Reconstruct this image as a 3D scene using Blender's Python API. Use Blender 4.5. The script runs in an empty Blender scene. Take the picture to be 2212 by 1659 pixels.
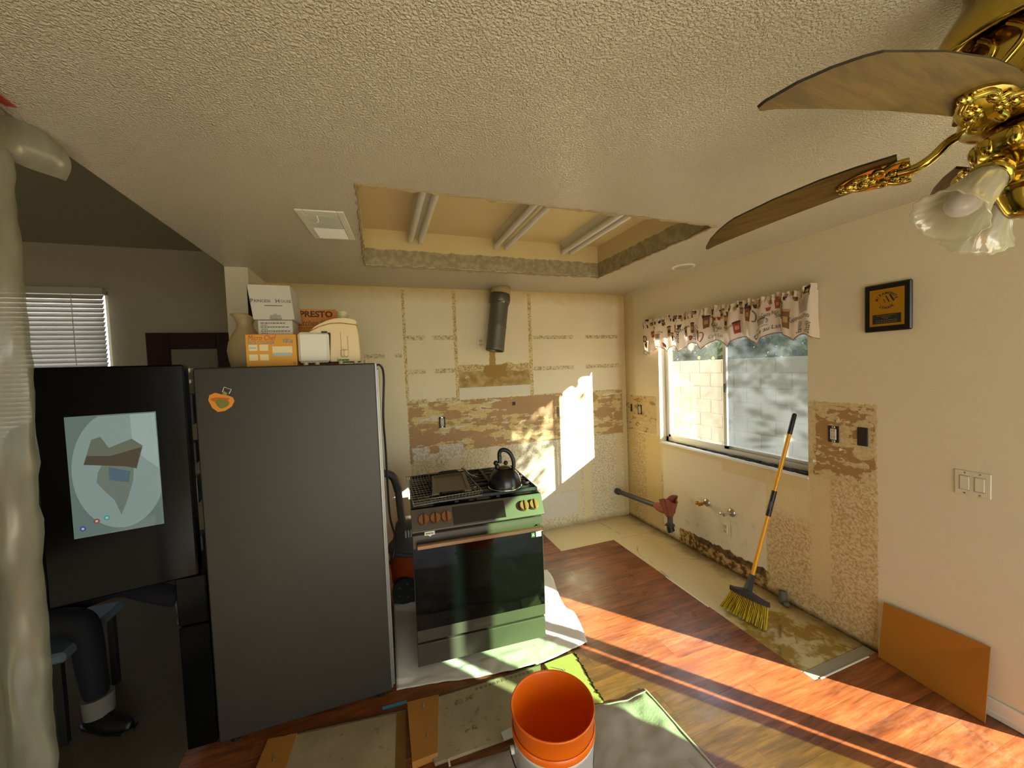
import bpy, bmesh, math, random
from math import sin, cos, pi, radians, sqrt
from mathutils import Vector, Matrix, noise as mnoise

random.seed(7)
S = bpy.context.scene
COL = S.collection
# ---------------------------------------------------------------- measured room (metres)
CZ = 1.6766                      # eye height
R, D, H = 2.5874, 3.5283, 2.44   # right wall x, back wall y, flat ceiling z
YAW, PITCH, ROLL, FPX = .3407, .0401, -.0383, 818.03

# ---------------------------------------------------------------- camera
_F = Vector((sin(YAW)*cos(PITCH), cos(YAW)*cos(PITCH), -sin(PITCH)))
_Rt = Vector((cos(YAW), -sin(YAW), 0)); _U = _Rt.cross(_F)
_R2 = cos(ROLL)*_Rt + sin(ROLL)*_U; _U2 = -sin(ROLL)*_Rt + cos(ROLL)*_U
cam_data = bpy.data.cameras.new('camera'); cam = bpy.data.objects.new('camera', cam_data); COL.objects.link(cam)
cam_data.sensor_fit = 'HORIZONTAL'; cam_data.sensor_width = 36; cam_data.lens = FPX/2212*36
cam_data.clip_start = .02; cam_data.clip_end = 200
m = Matrix((_R2, _U2, -_F)).transposed().to_4x4(); m.translation = Vector((0, 0, CZ)); cam.matrix_world = m
S.camera = cam

def at(px, py, ax, v):
    """point where the sight line through a photo pixel meets the plane axis=v"""
    d = _F + _R2*((px-1106)/FPX) - _U2*((py-829.5)/FPX)
    i = 'xyz'.index(ax); o = Vector((0, 0, CZ)); return o + d*((v-o[i])/d[i])

# ---------------------------------------------------------------- light
SUN_DIR = Vector((-.628, .778, -.36)).normalized()
sun_d = bpy.data.lights.new('sun', 'SUN'); sun = bpy.data.objects.new('sun', sun_d); COL.objects.link(sun)
sun_d.energy = 26; sun_d.color = (1, .95, .84); sun_d.angle = radians(.53)
sun.rotation_euler = SUN_DIR.to_track_quat('-Z', 'Y').to_euler(); sun.location = (6, -6, 5)
W = bpy.data.worlds.new('sky'); S.world = W; W.use_nodes = True
wn, wl = W.node_tree.nodes, W.node_tree.links
wn.clear()
wo = wn.new('ShaderNodeOutputWorld'); wb = wn.new('ShaderNodeBackground'); wr = wn.new('ShaderNodeValToRGB')
wt = wn.new('ShaderNodeTexCoord'); ws = wn.new('ShaderNodeSeparateXYZ')
wl.new(wt.outputs['Generated'], ws.inputs[0]); wl.new(ws.outputs[2], wr.inputs[0]); wl.new(wr.outputs[0], wb.inputs[0]); wl.new(wb.outputs[0], wo.inputs[0])
cr = wr.color_ramp; cr.elements[0].position = 0; cr.elements[0].color = (.86, .86, .80, 1)
cr.elements[1].position = .7; cr.elements[1].color = (.58, .74, .95, 1)
e = cr.elements.new(.12); e.color = (.90, .94, .96, 1)
wb.inputs[1].default_value = 3.0
S.view_settings.view_transform = 'Standard'; S.view_settings.look = 'None'; S.view_settings.gamma = 1
S.view_settings.use_curve_mapping = False; S.view_settings.exposure = 1.0
S.cycles.max_bounces = 10; S.cycles.diffuse_bounces = 6; S.cycles.glossy_bounces = 4; S.cycles.transparent_max_bounces = 16
S.cycles.transmission_bounces = 6; S.cycles.sample_clamp_indirect = 6; S.cycles.caustics_reflective = False; S.cycles.caustics_refractive = False

def portal(name, loc, rot, sx, sy):
    l = bpy.data.lights.new(name, 'AREA'); l.shape = 'RECTANGLE'; l.size = sx; l.size_y = sy; l.cycles.is_portal = True
    o = bpy.data.objects.new(name, l); COL.objects.link(o); o.location = loc; o.rotation_euler = rot
portal('window_portal', (R+.16, 2.32, 1.47), (0, radians(90), 0), 1.3, 1.45)
portal('patio_portal', (R+.2, 0, 1.05), (0, radians(90), 0), 2.1, 1.7)
portal('rear_portal', (.85, -3.25, 1.15), (radians(90), 0, 0), 3.3, 2.3)

# ---------------------------------------------------------------- helpers: objects
WM = {}
def root(name, label, cat, loc=(0, 0, 0), rz=0, group=None):
    o = bpy.data.objects.new(name, None); COL.objects.link(o); o.empty_display_size = .05
    o.location = loc; o.rotation_euler = (0, 0, rz); o['label'] = label; o['category'] = cat
    if group: o['group'] = group
    WM[o.name] = Matrix.Translation(Vector(loc)) @ Matrix.Rotation(rz, 4, 'Z')
    return o
def frame(o):
    return WM[o.name]
def tag(o, label, cat, group=None):
    o['label'] = label; o['category'] = cat
    if group: o['group'] = group
    return o
def struct(o):
    o['kind'] = 'structure'; return o

class MB:
    def __init__(s, M=None): s.v, s.f, s.sm, s.mi, s.M, s.cur = [], [], [], [], M or Matrix(), 0
    def add(s, vs, fs, smooth=False, T=None):
        n = len(s.v); T = s.M @ T if T is not None else s.M
        s.v += [T @ Vector(p) for p in vs]; s.f += [tuple(i+n for i in f) for f in fs]
        s.sm += [smooth]*len(fs); s.mi += [s.cur]*len(fs); return s
    def box(s, x0, x1, y0, y1, z0, z1, T=None):
        v = [(x, y, z) for z in (z0, z1) for y in (y0, y1) for x in (x0, x1)]
        return s.add(v, [(0, 2, 3, 1), (4, 5, 7, 6), (0, 1, 5, 4), (2, 6, 7, 3), (0, 4, 6, 2), (1, 3, 7, 5)], T=T)
    def rbox(s, x0, x1, y0, y1, z0, z1, b=.005, T=None):
        """box with chamfered edges"""
        cx, cy, cz = (x0+x1)/2, (y0+y1)/2, (z0+z1)/2; hx, hy, hz = (x1-x0)/2, (y1-y0)/2, (z1-z0)/2
        b = min(b, hx*.9, hy*.9, hz*.9)
        v = []; idx = {}
        for sx in (-1, 1):
            for sy in (-1, 1):
                for sz in (-1, 1):
                    for a in range(3):
                        h = [hx-b, hy-b, hz-b]; h[a] += b
                        idx[(sx, sy, sz, a)] = len(v); v.append((cx+sx*h[0], cy+sy*h[1], cz+sz*h[2]))
        f = []
        for a in range(3):
            o = [i for i in range(3) if i != a]
            for sg in (-1, 1):
                q = []
                for (p, r) in ((-1, -1), (1, -1), (1, 1), (-1, 1)):
                    k = [0, 0, 0]; k[a] = sg; k[o[0]] = p; k[o[1]] = r; q.append(idx[(*k, a)])
                if (sg == 1) == (a == 1): q.reverse()
                f.append(tuple(q))
            for p in (-1, 1):
                for r in (-1, 1):
                    k0 = [0, 0, 0]; k1 = [0, 0, 0]; k0[a] = -1; k1[a] = 1
                    k0[o[0]] = k1[o[0]] = p; k0[o[1]] = k1[o[1]] = r
                    f.append((idx[(*k0, o[0])], idx[(*k1, o[0])], idx[(*k1, o[1])], idx[(*k0, o[1])]))
        for sx in (-1, 1):
            for sy in (-1, 1):
                for sz in (-1, 1): f.append(tuple(idx[(sx, sy, sz, a)] for a in range(3)))
        return s.add(v, f, T=T)
    def cyl(s, p0, p1, r0, r1=None, n=16, caps=True, smooth=True):
        r1 = r0 if r1 is None else r1; p0, p1 = Vector(p0), Vector(p1); d = (p1-p0).normalized()
        a = d.orthogonal().normalized(); b = d.cross(a); v = []
        for p, r in ((p0, r0), (p1, r1)):
            v += [p + a*(r*cos(2*pi*i/n)) + b*(r*sin(2*pi*i/n)) for i in range(n)]
        s.add(v, [(i, (i+1) % n, n+(i+1) % n, n+i) for i in range(n)], smooth)
        if caps:
            s.add(v[:n], [tuple(range(n))[::-1]]); s.add(v[n:], [tuple(range(n))])
        return s
    def tube(s, pts, r, n=8, caps=True, closed=False):
        pts = [Vector(p) for p in pts]; rs = r if isinstance(r, (list, tuple)) else [r]*len(pts); v = []; prev = None
        for i, p in enumerate(pts):
            if closed: d = pts[(i+1) % len(pts)] - pts[i-1]
            else: d = pts[min(i+1, len(pts)-1)] - pts[max(i-1, 0)]
            d = d.normalized() if d.length > 1e-9 else Vector((0, 0, 1))
            a = d.orthogonal().normalized() if prev is None else (prev - d*prev.dot(d)).normalized()
            prev = a; b = d.cross(a)
            v += [p + a*(rs[i]*cos(2*pi*k/n)) + b*(rs[i]*sin(2*pi*k/n)) for k in range(n)]
        m = len(pts); f = [(i*n+k, i*n+(k+1) % n, ((i+1) % m)*n+(k+1) % n, ((i+1) % m)*n+k) for i in range(m if closed else m-1) for k in range(n)]
        s.add(v, f, True)
        if caps and not closed: s.add(v[:n], [tuple(range(n))[::-1]]); s.add(v[-n:], [tuple(range(n))])
        return s
    def lathe(s, prof, n=32, T=None, smooth=True, rf=None):
        v = []
        for j, (r, z) in enumerate(prof):
            for i in range(n):
                a = 2*pi*i/n; k = rf(a, j) if rf else 1
                v.append((r*k*cos(a), r*k*sin(a), z))
        m = len(prof)
        return s.add(v, [(j*n+i, j*n+(i+1) % n, (j+1)*n+(i+1) % n, (j+1)*n+i) for j in range(m-1) for i in range(n)], smooth, T)
    def slathe(s, prof, n=48, k=4, T=None):
        P = [Vector((r, z, 0)) for r, z in prof]; o = []
        for i in range(len(P)-1):
            p0, p1, p2, p3 = P[max(i-1, 0)], P[i], P[i+1], P[min(i+2, len(P)-1)]
            for j in range(k):
                t = j/k; o.append(.5*((2*p1)+(p2-p0)*t+(2*p0-5*p1+4*p2-p3)*t*t+(3*p1-p0-3*p2+p3)*t**3))
        o.append(P[-1]); return s.lathe([(max(0, p.x), p.y) for p in o], n, T)
    def prism(s, poly, z0, z1, T=None):
        n = len(poly); v = [(x, y, z0) for x, y in poly] + [(x, y, z1) for x, y in poly]
        return s.add(v, [tuple(range(n))[::-1], tuple(range(n, 2*n))] + [(i, (i+1) % n, n+(i+1) % n, n+i) for i in range(n)], T=T)
    def grid(s, fn, nu, nv, smooth=True, T=None):
        v = [fn(i/nu, j/nv) for j in range(nv+1) for i in range(nu+1)]; w = nu+1
        return s.add(v, [(j*w+i, j*w+i+1, (j+1)*w+i+1, (j+1)*w+i) for j in range(nv) for i in range(nu)], smooth, T)
    def sphere(s, c, r, n=12, sc=(1, 1, 1)):
        c = Vector(c); m = n//2
        return s.add([c+Vector((r*sc[0]*sin(pi*j/m)*cos(2*pi*i/n), r*sc[1]*sin(pi*j/m)*sin(2*pi*i/n), r*sc[2]*cos(pi*j/m))) for j in range(m+1) for i in range(n)],
                     [(j*n+i, (j+1)*n+i, (j+1)*n+(i+1) % n, j*n+(i+1) % n) for j in range(m) for i in range(n)], True)
    def poly(s, pts): return s.add(pts, [tuple(range(len(pts)))])
    def build(s, name, mat, parent=None, thick=0, bevel=0, sub=0, world=False):
        vs = s.v
        if parent is not None:
            inv = WM[parent.name].inverted(); org = None; vs = [inv @ p for p in vs]
        else:
            if world: org = Vector((0, 0, 0))
            else:
                xs = [p.x for p in vs]; ys = [p.y for p in vs]; zs = [p.z for p in vs]
                org = Vector(((min(xs)+max(xs))/2, (min(ys)+max(ys))/2, min(zs)))
            vs = [p-org for p in vs]
        me = bpy.data.meshes.new(name); me.from_pydata(vs, [], s.f)
        me.polygons.foreach_set('use_smooth', s.sm)
        for mt in (mat if isinstance(mat, (list, tuple)) else [mat]): me.materials.append(mt)
        if any(s.mi): me.polygons.foreach_set('material_index', s.mi)
        me.validate()
        if len(s.f) < 40000:
            bm = bmesh.new(); bm.from_mesh(me); bmesh.ops.recalc_face_normals(bm, faces=bm.faces); bm.to_mesh(me); bm.free()
        me.update()
        o = bpy.data.objects.new(name, me); COL.objects.link(o)
        if parent is not None: o.parent = parent; WM[o.name] = WM[parent.name].copy()
        else: o.location = org; WM[o.name] = Matrix.Translation(org)
        if thick: q = o.modifiers.new('solid', 'SOLIDIFY'); q.thickness = thick; q.offset = 0
        if sub: q = o.modifiers.new('sub', 'SUBSURF'); q.levels = q.render_levels = sub
        if bevel: q = o.modifiers.new('bevel', 'BEVEL'); q.width = bevel; q.segments = 2; q.limit_method = 'ANGLE'
        return o

def copy_thing(o, dx, label):
    """copy a thing with its parts and their sub-parts"""
    def rec(src, par):
        c = src.copy(); COL.objects.link(c)
        if par is not None: c.parent = par
        WM[c.name] = WM[src.name].copy()
        for ch in src.children: rec(ch, c)
        return c
    c = rec(o, None); c.location = Vector(o.location) + Vector(dx); c['label'] = label
    def mv(q):
        WM[q.name] = Matrix.Translation(Vector(dx)) @ WM[q.name]
        for ch in q.children: mv(ch)
    mv(c); return c

def text_mesh(body, size=1, extrude=0, shear=0, align='CENTER', bold=0, space=1):
    cu = bpy.data.curves.new('t', 'FONT'); cu.body = body; cu.size = size; cu.extrude = extrude; cu.shear = shear
    cu.align_x = align; cu.align_y = 'CENTER'; cu.offset = bold; cu.space_character = space; cu.resolution_u = 3
    o = bpy.data.objects.new('t', cu); COL.objects.link(o); bpy.context.view_layer.update()
    me = bpy.data.meshes.new_from_object(o.evaluated_get(bpy.context.evaluated_depsgraph_get()))
    v = [p.co.copy() for p in me.vertices]; f = [tuple(p.vertices) for p in me.polygons]
    bpy.data.objects.remove(o); bpy.data.curves.remove(cu); bpy.data.meshes.remove(me)
    return v, f
def text(mb, body, T, size, width=None, **k):
    v, f = text_mesh(body, size, **k)
    if width:
        w = max(p.x for p in v)-min(p.x for p in v)
        if w > 0: v = [Vector((p.x*width/w, p.y, p.z)) for p in v]
    mb.add(v, f, T=T)
def plane_T(o, ex, ey):
    """matrix taking xy text coordinates to a plane with axes ex, ey at o"""
    ex, ey = Vector(ex).normalized(), Vector(ey).normalized(); ez = ex.cross(ey)
    T = Matrix((ex, ey, ez)).transposed().to_4x4(); T.translation = Vector(o); return T

# ---------------------------------------------------------------- helpers: materials
def lin(h):
    h = h.lstrip('#'); c = [int(h[i:i+2], 16)/255 for i in (0, 2, 4)]
    return tuple(((x+.055)/1.055)**2.4 if x > .04045 else x/12.92 for x in c) + (1,)
class G:
    def __init__(s, name):
        s.m = bpy.data.materials.new(name); s.m.use_nodes = True; s.t = s.m.node_tree; s.N = s.t.nodes; s.L = s.t.links
        s.N.clear(); s.out = s.N.new('ShaderNodeOutputMaterial')
    def put(s, sock, v):
        if v is None: return
        if isinstance(v, bpy.types.NodeSocket): s.L.new(v, sock)
        elif isinstance(v, str): sock.default_value = lin(v)
        else: sock.default_value = v
    def math(s, op, a, b=0, c=None, clamp=False):
        n = s.N.new('ShaderNodeMath'); n.operation = op; n.use_clamp = clamp
        s.put(n.inputs[0], a); s.put(n.inputs[1], b)
        if c is not None: s.put(n.inputs[2], c)
        return n.outputs[0]
    def mix(s, f, a, b, mode='MIX'):
        n = s.N.new('ShaderNodeMix'); n.data_type = 'RGBA'; n.blend_type = mode
        s.put(n.inputs[0], f); s.put(n.inputs[6], a); s.put(n.inputs[7], b); return n.outputs[2]
    def pos(s):
        if not hasattr(s, '_p'): s._p = s.N.new('ShaderNodeNewGeometry').outputs['Position']
        return s._p
    def obj(s): return s.N.new('ShaderNodeTexCoord').outputs['Object']
    def xyz(s, v=None):
        n = s.N.new('ShaderNodeSeparateXYZ'); s.L.new(v or s.pos(), n.inputs[0]); return n.outputs
    def map(s, sc, v=None, rot=(0, 0, 0)):
        n = s.N.new('ShaderNodeMapping'); n.inputs['Scale'].default_value = sc; n.inputs['Rotation'].default_value = rot
        s.L.new(v or s.pos(), n.inputs[0]); return n.outputs[0]
    def noise(s, scale, detail=2, v=None, rough=.5, dist=0):
        n = s.N.new('ShaderNodeTexNoise'); n.inputs['Scale'].default_value = scale; n.inputs['Detail'].default_value = detail
        n.inputs['Roughness'].default_value = rough; n.inputs['Distortion'].default_value = dist
        s.L.new(v or s.pos(), n.inputs['Vector']); return n.outputs[0]
    def voro(s, scale, v=None, feat='F1'):
        n = s.N.new('ShaderNodeTexVoronoi'); n.feature = feat; n.inputs['Scale'].default_value = scale
        s.L.new(v or s.pos(), n.inputs['Vector']); return n.outputs[0]
    def ramp(s, f, a, b, lo=0., hi=1.):
        n = s.N.new('ShaderNodeMapRange'); n.clamp = True
        s.put(n.inputs[0], f); n.inputs[1].default_value = a; n.inputs[2].default_value = b; n.inputs[3].default_value = lo; n.inputs[4].default_value = hi
        return n.outputs[0]
    def rect(s, u, v, u0, u1, v0, v1, wob=None, soft=.004):
        a = s.math('MINIMUM', s.math('SUBTRACT', u, u0), s.math('SUBTRACT', u1, u))
        b = s.math('MINIMUM', s.math('SUBTRACT', v, v0), s.math('SUBTRACT', v1, v))
        q = s.math('MINIMUM', a, b)
        if wob is not None: q = s.math('ADD', q, wob)
        return s.ramp(q, -soft, soft)
    def bump(s, h, strength=.5, dist=.01):
        n = s.N.new('ShaderNodeBump'); n.inputs['Strength'].default_value = strength; n.inputs['Distance'].default_value = dist
        s.L.new(h, n.inputs['Height']); return n.outputs[0]
    def bsdf(s, color, rough=.6, metal=0, normal=None, spec=None, **k):
        n = s.N.new('ShaderNodeBsdfPrincipled'); s.put(n.inputs['Base Color'], color); s.put(n.inputs['Roughness'], rough); s.put(n.inputs['Metallic'], metal)
        if normal is not None: s.L.new(normal, n.inputs['Normal'])
        if spec is not None: s.put(n.inputs['Specular IOR Level'], spec)
        for kk, v in k.items(): s.put(n.inputs[kk.replace('_', ' ')], v)
        return n.outputs[0]
    def end(s, sh): s.L.new(sh, s.out.inputs[0]); return s.m
    def mixs(s, f, a, b):
        n = s.N.new('ShaderNodeMixShader'); s.put(n.inputs[0], f); s.L.new(a, n.inputs[1]); s.L.new(b, n.inputs[2]); return n.outputs[0]
    def node(s, typ, **k):
        n = s.N.new(typ)
        for kk, v in k.items(): s.put(n.inputs[kk], v)
        return n.outputs[0]
def simple(name, color, rough=.5, metal=0, var=0, vs=30, bump=0, bs=120, spec=None, **k):
    g = G(name); c = color; nrm = None
    if var:
        c0 = lin(color); d = tuple(max(0, x*(1-var)) for x in c0[:3])+(1,)
        c = g.mix(g.noise(vs, 4), d, c0)
    if bump: nrm = g.bump(g.noise(bs, 3), bump, .004)
    return g.end(g.bsdf(c, rough, metal, nrm, spec, **k))

# ================================================================ materials of the shell
def wall_paint(g):
    return g.noise(140, 3), g.noise(6, 3)

def mat_wall_back():
    g = G('back_wall_stripped'); X, Y, Z = g.xyz()
    n_f = g.noise(60, 4); n_m = g.noise(14, 5); n_c = g.noise(3.2, 4); n_b = g.noise(10, 8, rough=.68)
    streak = g.noise(1, 8, g.map((4.4, 1, 24)), .62)            # torn paper streaks, long in x
    wob = g.math('MULTIPLY', g.math('SUBTRACT', n_f, .5), .03)
    wobm = g.math('MULTIPLY', g.math('SUBTRACT', n_m, .5), .07)
    speck = g.ramp(g.noise(75, 3), .47, .58)
    speck2 = g.ramp(g.noise(62, 4), .42, .62)
    col = g.mix(n_c, '#e6dcbe', '#dccfa9')
    def lay(mask, c):
        nonlocal col; col = g.mix(mask, col, c)
    # paint inside the former cabinets, speckled texture where carcasses met the wall
    tan = g.mix(speck, '#d8c690', '#a98f56'); gry = g.mix(speck, '#d6cba6', '#a3946c')
    for (x0, x1, z0, z1) in ((.235, .26, 1.38, 2.42), (.69, .722, 1.38, 2.42), (1.445, 1.482, 1.38, 2.42)):
        lay(g.rect(X, Z, x0, x1, z0, z1, g.math('MULTIPLY', wob, .4)), tan)
    gap = g.ramp(g.noise(1, 0, g.map((5.2, 0, .01))), .40, .44)
    for (x0, x1, z0, z1) in ((.26, .69, 1.968, 2.008), (.26, .69, 1.662, 1.703), (-.1, .215, 1.815, 1.85), (1.49, 2.5, 1.965, 2.002), (1.49, 2.5, 1.65, 1.69), (1.49, 2.5, 1.36, 1.41), (.26, .69, 1.38, 1.43)):
        lay(g.math('MULTIPLY', g.rect(X, Z, x0, x1, z0, z1, g.math('MULTIPLY', wob, .3)), gap), gry)
    # yellower towards the ceiling line; yellowish joint band at the corner
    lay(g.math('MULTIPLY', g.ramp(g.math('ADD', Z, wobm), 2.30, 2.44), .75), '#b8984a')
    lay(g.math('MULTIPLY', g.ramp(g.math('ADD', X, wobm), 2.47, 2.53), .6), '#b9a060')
    # hood patch
    lay(g.rect(X, Z, .72, 1.445, 1.51, 1.72, wob), g.mix(g.ramp(n_m, .35, .62), '#bfa467', '#987b40'))
    lay(g.rect(X, Z, .72, 1.445, 1.665, 1.73, wobm), g.mix(speck, '#cdbd8a', '#a98d4e'))
    lay(g.rect(X, Z, 1.03, 1.09, 1.70, 1.87, wob), '#a8863f')
    lay(g.rect(X, Z, .97, 1.2, 1.60, 1.72, wobm), '#9c7c36')
    lay(g.rect(X, Z, .725, 1.44, 1.418, 1.512, g.math('MULTIPLY', wob, .5)), '#dad5bf')
    # lower wall: orange peel texture, smooth joints
    low = g.mix(speck2, '#dad0ae', '#bdb089')
    inlow = g.rect(X, Z, .25, 2.53, -.1, .95, g.math('MULTIPLY', wob, .6))
    lay(inlow, low)
    for (x0, x1, z0, z1, c) in ((.60, .70, .2, .95, '#d8cfae'), (1.0, 1.10, .2, .95, '#d8cfae'), (1.58, 1.66, .36, .72, '#ddd6bd'), (1.30, 1.95, .37, .72, '#d5ccab'), (1.42, 1.955, .11, .36, '#d3cdb8'), (2.02, 2.12, 0, .95, '#d9cc9d'), (1.95, 1.99, 0, .95, '#d9cc9d'), (2.44, 2.5, 0, .95, '#d6c692')):
        lay(g.math('MULTIPLY', g.rect(X, Z, x0, x1, z0, z1, g.math('MULTIPLY', wob, .5), .012), .85), c)
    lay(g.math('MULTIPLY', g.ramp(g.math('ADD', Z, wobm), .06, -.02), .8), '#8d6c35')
    # torn backsplash band
    band = g.rect(X, Z, .245, 2.535, .925, 1.40, wob, .003)
    t = g.math('ADD', g.math('MULTIPLY', streak, .55), g.math('MULTIPLY', n_b, .45))
    nb = g.noise(2.1, 2)
    t = g.math('ADD', t, g.math('MULTIPLY', g.math('SUBTRACT', nb, .5), .35))
    tear = g.ramp(t, .512, .517)
    cream = g.mix(g.ramp(n_f, .3, .7), '#d9c78c', '#c5ad6c')
    white = g.ramp(g.noise(1, 4, g.map((5, 1, 30), rot=(0, 0, 0))), .60, .61)
    cream = g.mix(white, cream, '#d6cdb4')
    brown = g.mix(g.noise(4, 3), '#b39062', '#a58356')
    lay(band, g.mix(tear, brown, cream))
    # ragged white paper left over at the lower left of the band
    lay(g.rect(X, Z, .27, .74, .865, .99, wobm), g.mix(g.ramp(n_f, .45, .55), '#dcd6c6', '#c4bba5'))
    lay(g.rect(X, Z, .42, .5, .93, .99, wobm), '#b08b5a')
    lay(g.rect(X, Z, .245, .27, .85, .92, wob), '#b08b5a')
    h = g.math('ADD', g.math('MULTIPLY', g.math('MULTIPLY', tear, band), .5), g.math('MULTIPLY', g.math('MULTIPLY', speck2, inlow), .22))
    h = g.math('ADD', h, g.math('MULTIPLY', n_f, .2))
    return g.end(g.bsdf(col, .62, 0, g.bump(h, .7, .006), .35))

def mat_wall_right():
    g = G('right_wall_stripped'); X, Y, Z = g.xyz()
    n_f = g.noise(60, 4); n_m = g.noise(14, 5); n_c = g.noise(2.2, 4)
    wob = g.math('MULTIPLY', g.math('SUBTRACT', n_f, .5), .03)
    wobm = g.math('MULTIPLY', g.math('SUBTRACT', n_m, .5), .08)
    speck = g.ramp(g.noise(66, 4, dist=.5), .42, .62)
    fine = g.ramp(g.noise(85, 3), .46, .56)
    col = g.mix(n_c, '#d6cbb0', '#cfc3a6')
    def lay(mask, c):
        nonlocal col; col = g.mix(mask, col, c)
    # stain beside the old cabinets near the corner, speckled drywall below the counter line
    lay(g.math('MULTIPLY', g.rect(Y, Z, 3.37, 3.6, -.1, 2.4, wobm, .02), .6), g.mix(fine, '#d0be8c', '#bba572'))
    lay(g.math('MULTIPLY', g.rect(Y, Z, 3.46, 3.6, -.1, 2.5, wobm, .02), .5), '#c6ae70')
    low = g.mix(speck, '#cfbb90', '#ad925f')
    inlow = g.rect(Y, Z, 1.285, 3.6, -.1, .955, wob)
    lay(inlow, low)
    lay(g.rect(Y, Z, 1.62, 3.05, .60, .96, wobm, .05), '#d3c298')
    for (y0, y1, z0, z1, c) in ((3.0, 3.22, .0, .95, '#cdb680'), (3.43, 3.5, .0, .95, '#cbb47c'), (1.93, 2.97, .075, .79, '#d9d0b6'), (2.3, 2.97, .06, .86, '#d9d0b6'), (1.52, 1.63, .16, .93, '#ccb88a'), (1.66, 1.9, .80, .95, '#cdb98a')):
        lay(g.math('MULTIPLY', g.rect(Y, Z, y0, y1, z0, z1, g.math('MULTIPLY', wob, .5), .008), .92), c)
    # scuffs on the sink panel
    lay(g.math('MULTIPLY', g.math('MULTIPLY', g.ramp(n_m, .57, .68), g.rect(Y, Z, 2.0, 2.9, .1, .5)), .22), '#8f8468')
    # rot along the floor under the sink
    rot = g.rect(Y, Z, 1.92, 2.78, -.05, .145, wobm, .004)
    lay(rot, g.mix(g.ramp(g.noise(30, 5), .40, .58), '#5a3414', '#b89a62'))
    lay(g.math('MULTIPLY', g.rect(Y, Z, 1.95, 2.6, .09, .15, wobm, .004), .8), '#3f2410')
    lay(g.math('MULTIPLY', g.ramp(g.math('ADD', Z, g.math('MULTIPLY', wobm, .5)), .035, -.005), g.rect(Y, Z, 1.28, 3.6, -1, 1)), '#4b3316')
    # torn patches
    streak = g.noise(1, 8, g.map((1, 8, 18)), .62)
    t = g.math('ADD', g.math('MULTIPLY', streak, .6), g.math('MULTIPLY', g.noise(13, 8, rough=.68), .4))
    tear = g.ramp(t, .50, .505)
    cream = g.mix(g.ramp(n_f, .3, .7), '#cdba8e', '#b8a274')
    brown = g.mix(n_c, '#9f7d4c', '#947244')
    b1 = g.rect(Y, Z, 1.30, 1.60, .945, 1.385, wobm, .003)
    b2 = g.rect(Y, Z, 3.05, 3.6, .965, 1.345, wob, .003)
    lay(g.rect(Y, Z, 1.29, 1.645, .93, 1.40, wob), cream)
    lay(b1, g.mix(tear, brown, cream)); lay(b2, g.mix(g.ramp(t, .455, .46), brown, cream))
    h = g.math('ADD', g.math('MULTIPLY', g.math('MULTIPLY', tear, g.math('MAXIMUM', b1, b2)), .5), g.math('MULTIPLY', g.math('MULTIPLY', speck, inlow), .2))
    h = g.math('ADD', h, g.math('MULTIPLY', n_f, .25))
    return g.end(g.bsdf(col, .6, 0, g.bump(h, .6, .006), .35))

def mat_ceiling():
    g = G('knockdown_ceiling'); n = g.noise(150, 2, dist=.2); h = g.ramp(n, .40, .64)
    X, Y, Z = g.xyz()
    c = g.mix(g.noise(1.5, 3), '#d2cab6', '#cbc2ac')
    return g.end(g.bsdf(c, .27, 0, g.bump(h, .85, .0055), .75))

def mat_planks():
    g = G('laminate_planks'); o = g.obj()
    info = g.N.new('ShaderNodeObjectInfo'); rnd = info.outputs['Random']
    sh = g.N.new('ShaderNodeVectorMath'); sh.operation = 'ADD'; cmb = g.N.new('ShaderNodeCombineXYZ')
    for i in range(3): g.L.new(g.math('MULTIPLY', rnd, (37., 11., 5.)[i]), cmb.inputs[i])
    g.L.new(g.pos(), sh.inputs[0]); g.L.new(cmb.outputs[0], sh.inputs[1]); v = sh.outputs[0]
    grain = g.noise(1, 6, g.map((4, 46, 1), v), .62, .6); big = g.noise(1, 3, g.map((1.6, 9, 1), v), .5, 1.2)
    c = g.mix(g.ramp(grain, .3, .72), '#5a2a12', '#a25c30')
    c = g.mix(g.math('MULTIPLY', g.ramp(big, .42, .62), .55), c, '#2f150b')
    c = g.mix(g.math('MULTIPLY', rnd, .35), c, '#7c4a22')
    dust = g.math('MULTIPLY', g.ramp(g.noise(3, 5), .45, .7), g.ramp(g.noise(1, 6, g.map((22, 60, 1), v), .7), .42, .7))
    c = g.mix(g.math('MULTIPLY', dust, .2), c, '#b69a7c')
    return g.end(g.bsdf(c, g.ramp(g.noise(7, 4), .3, .7, .26, .46), 0, g.bump(grain, .12, .003), .5))

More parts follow.
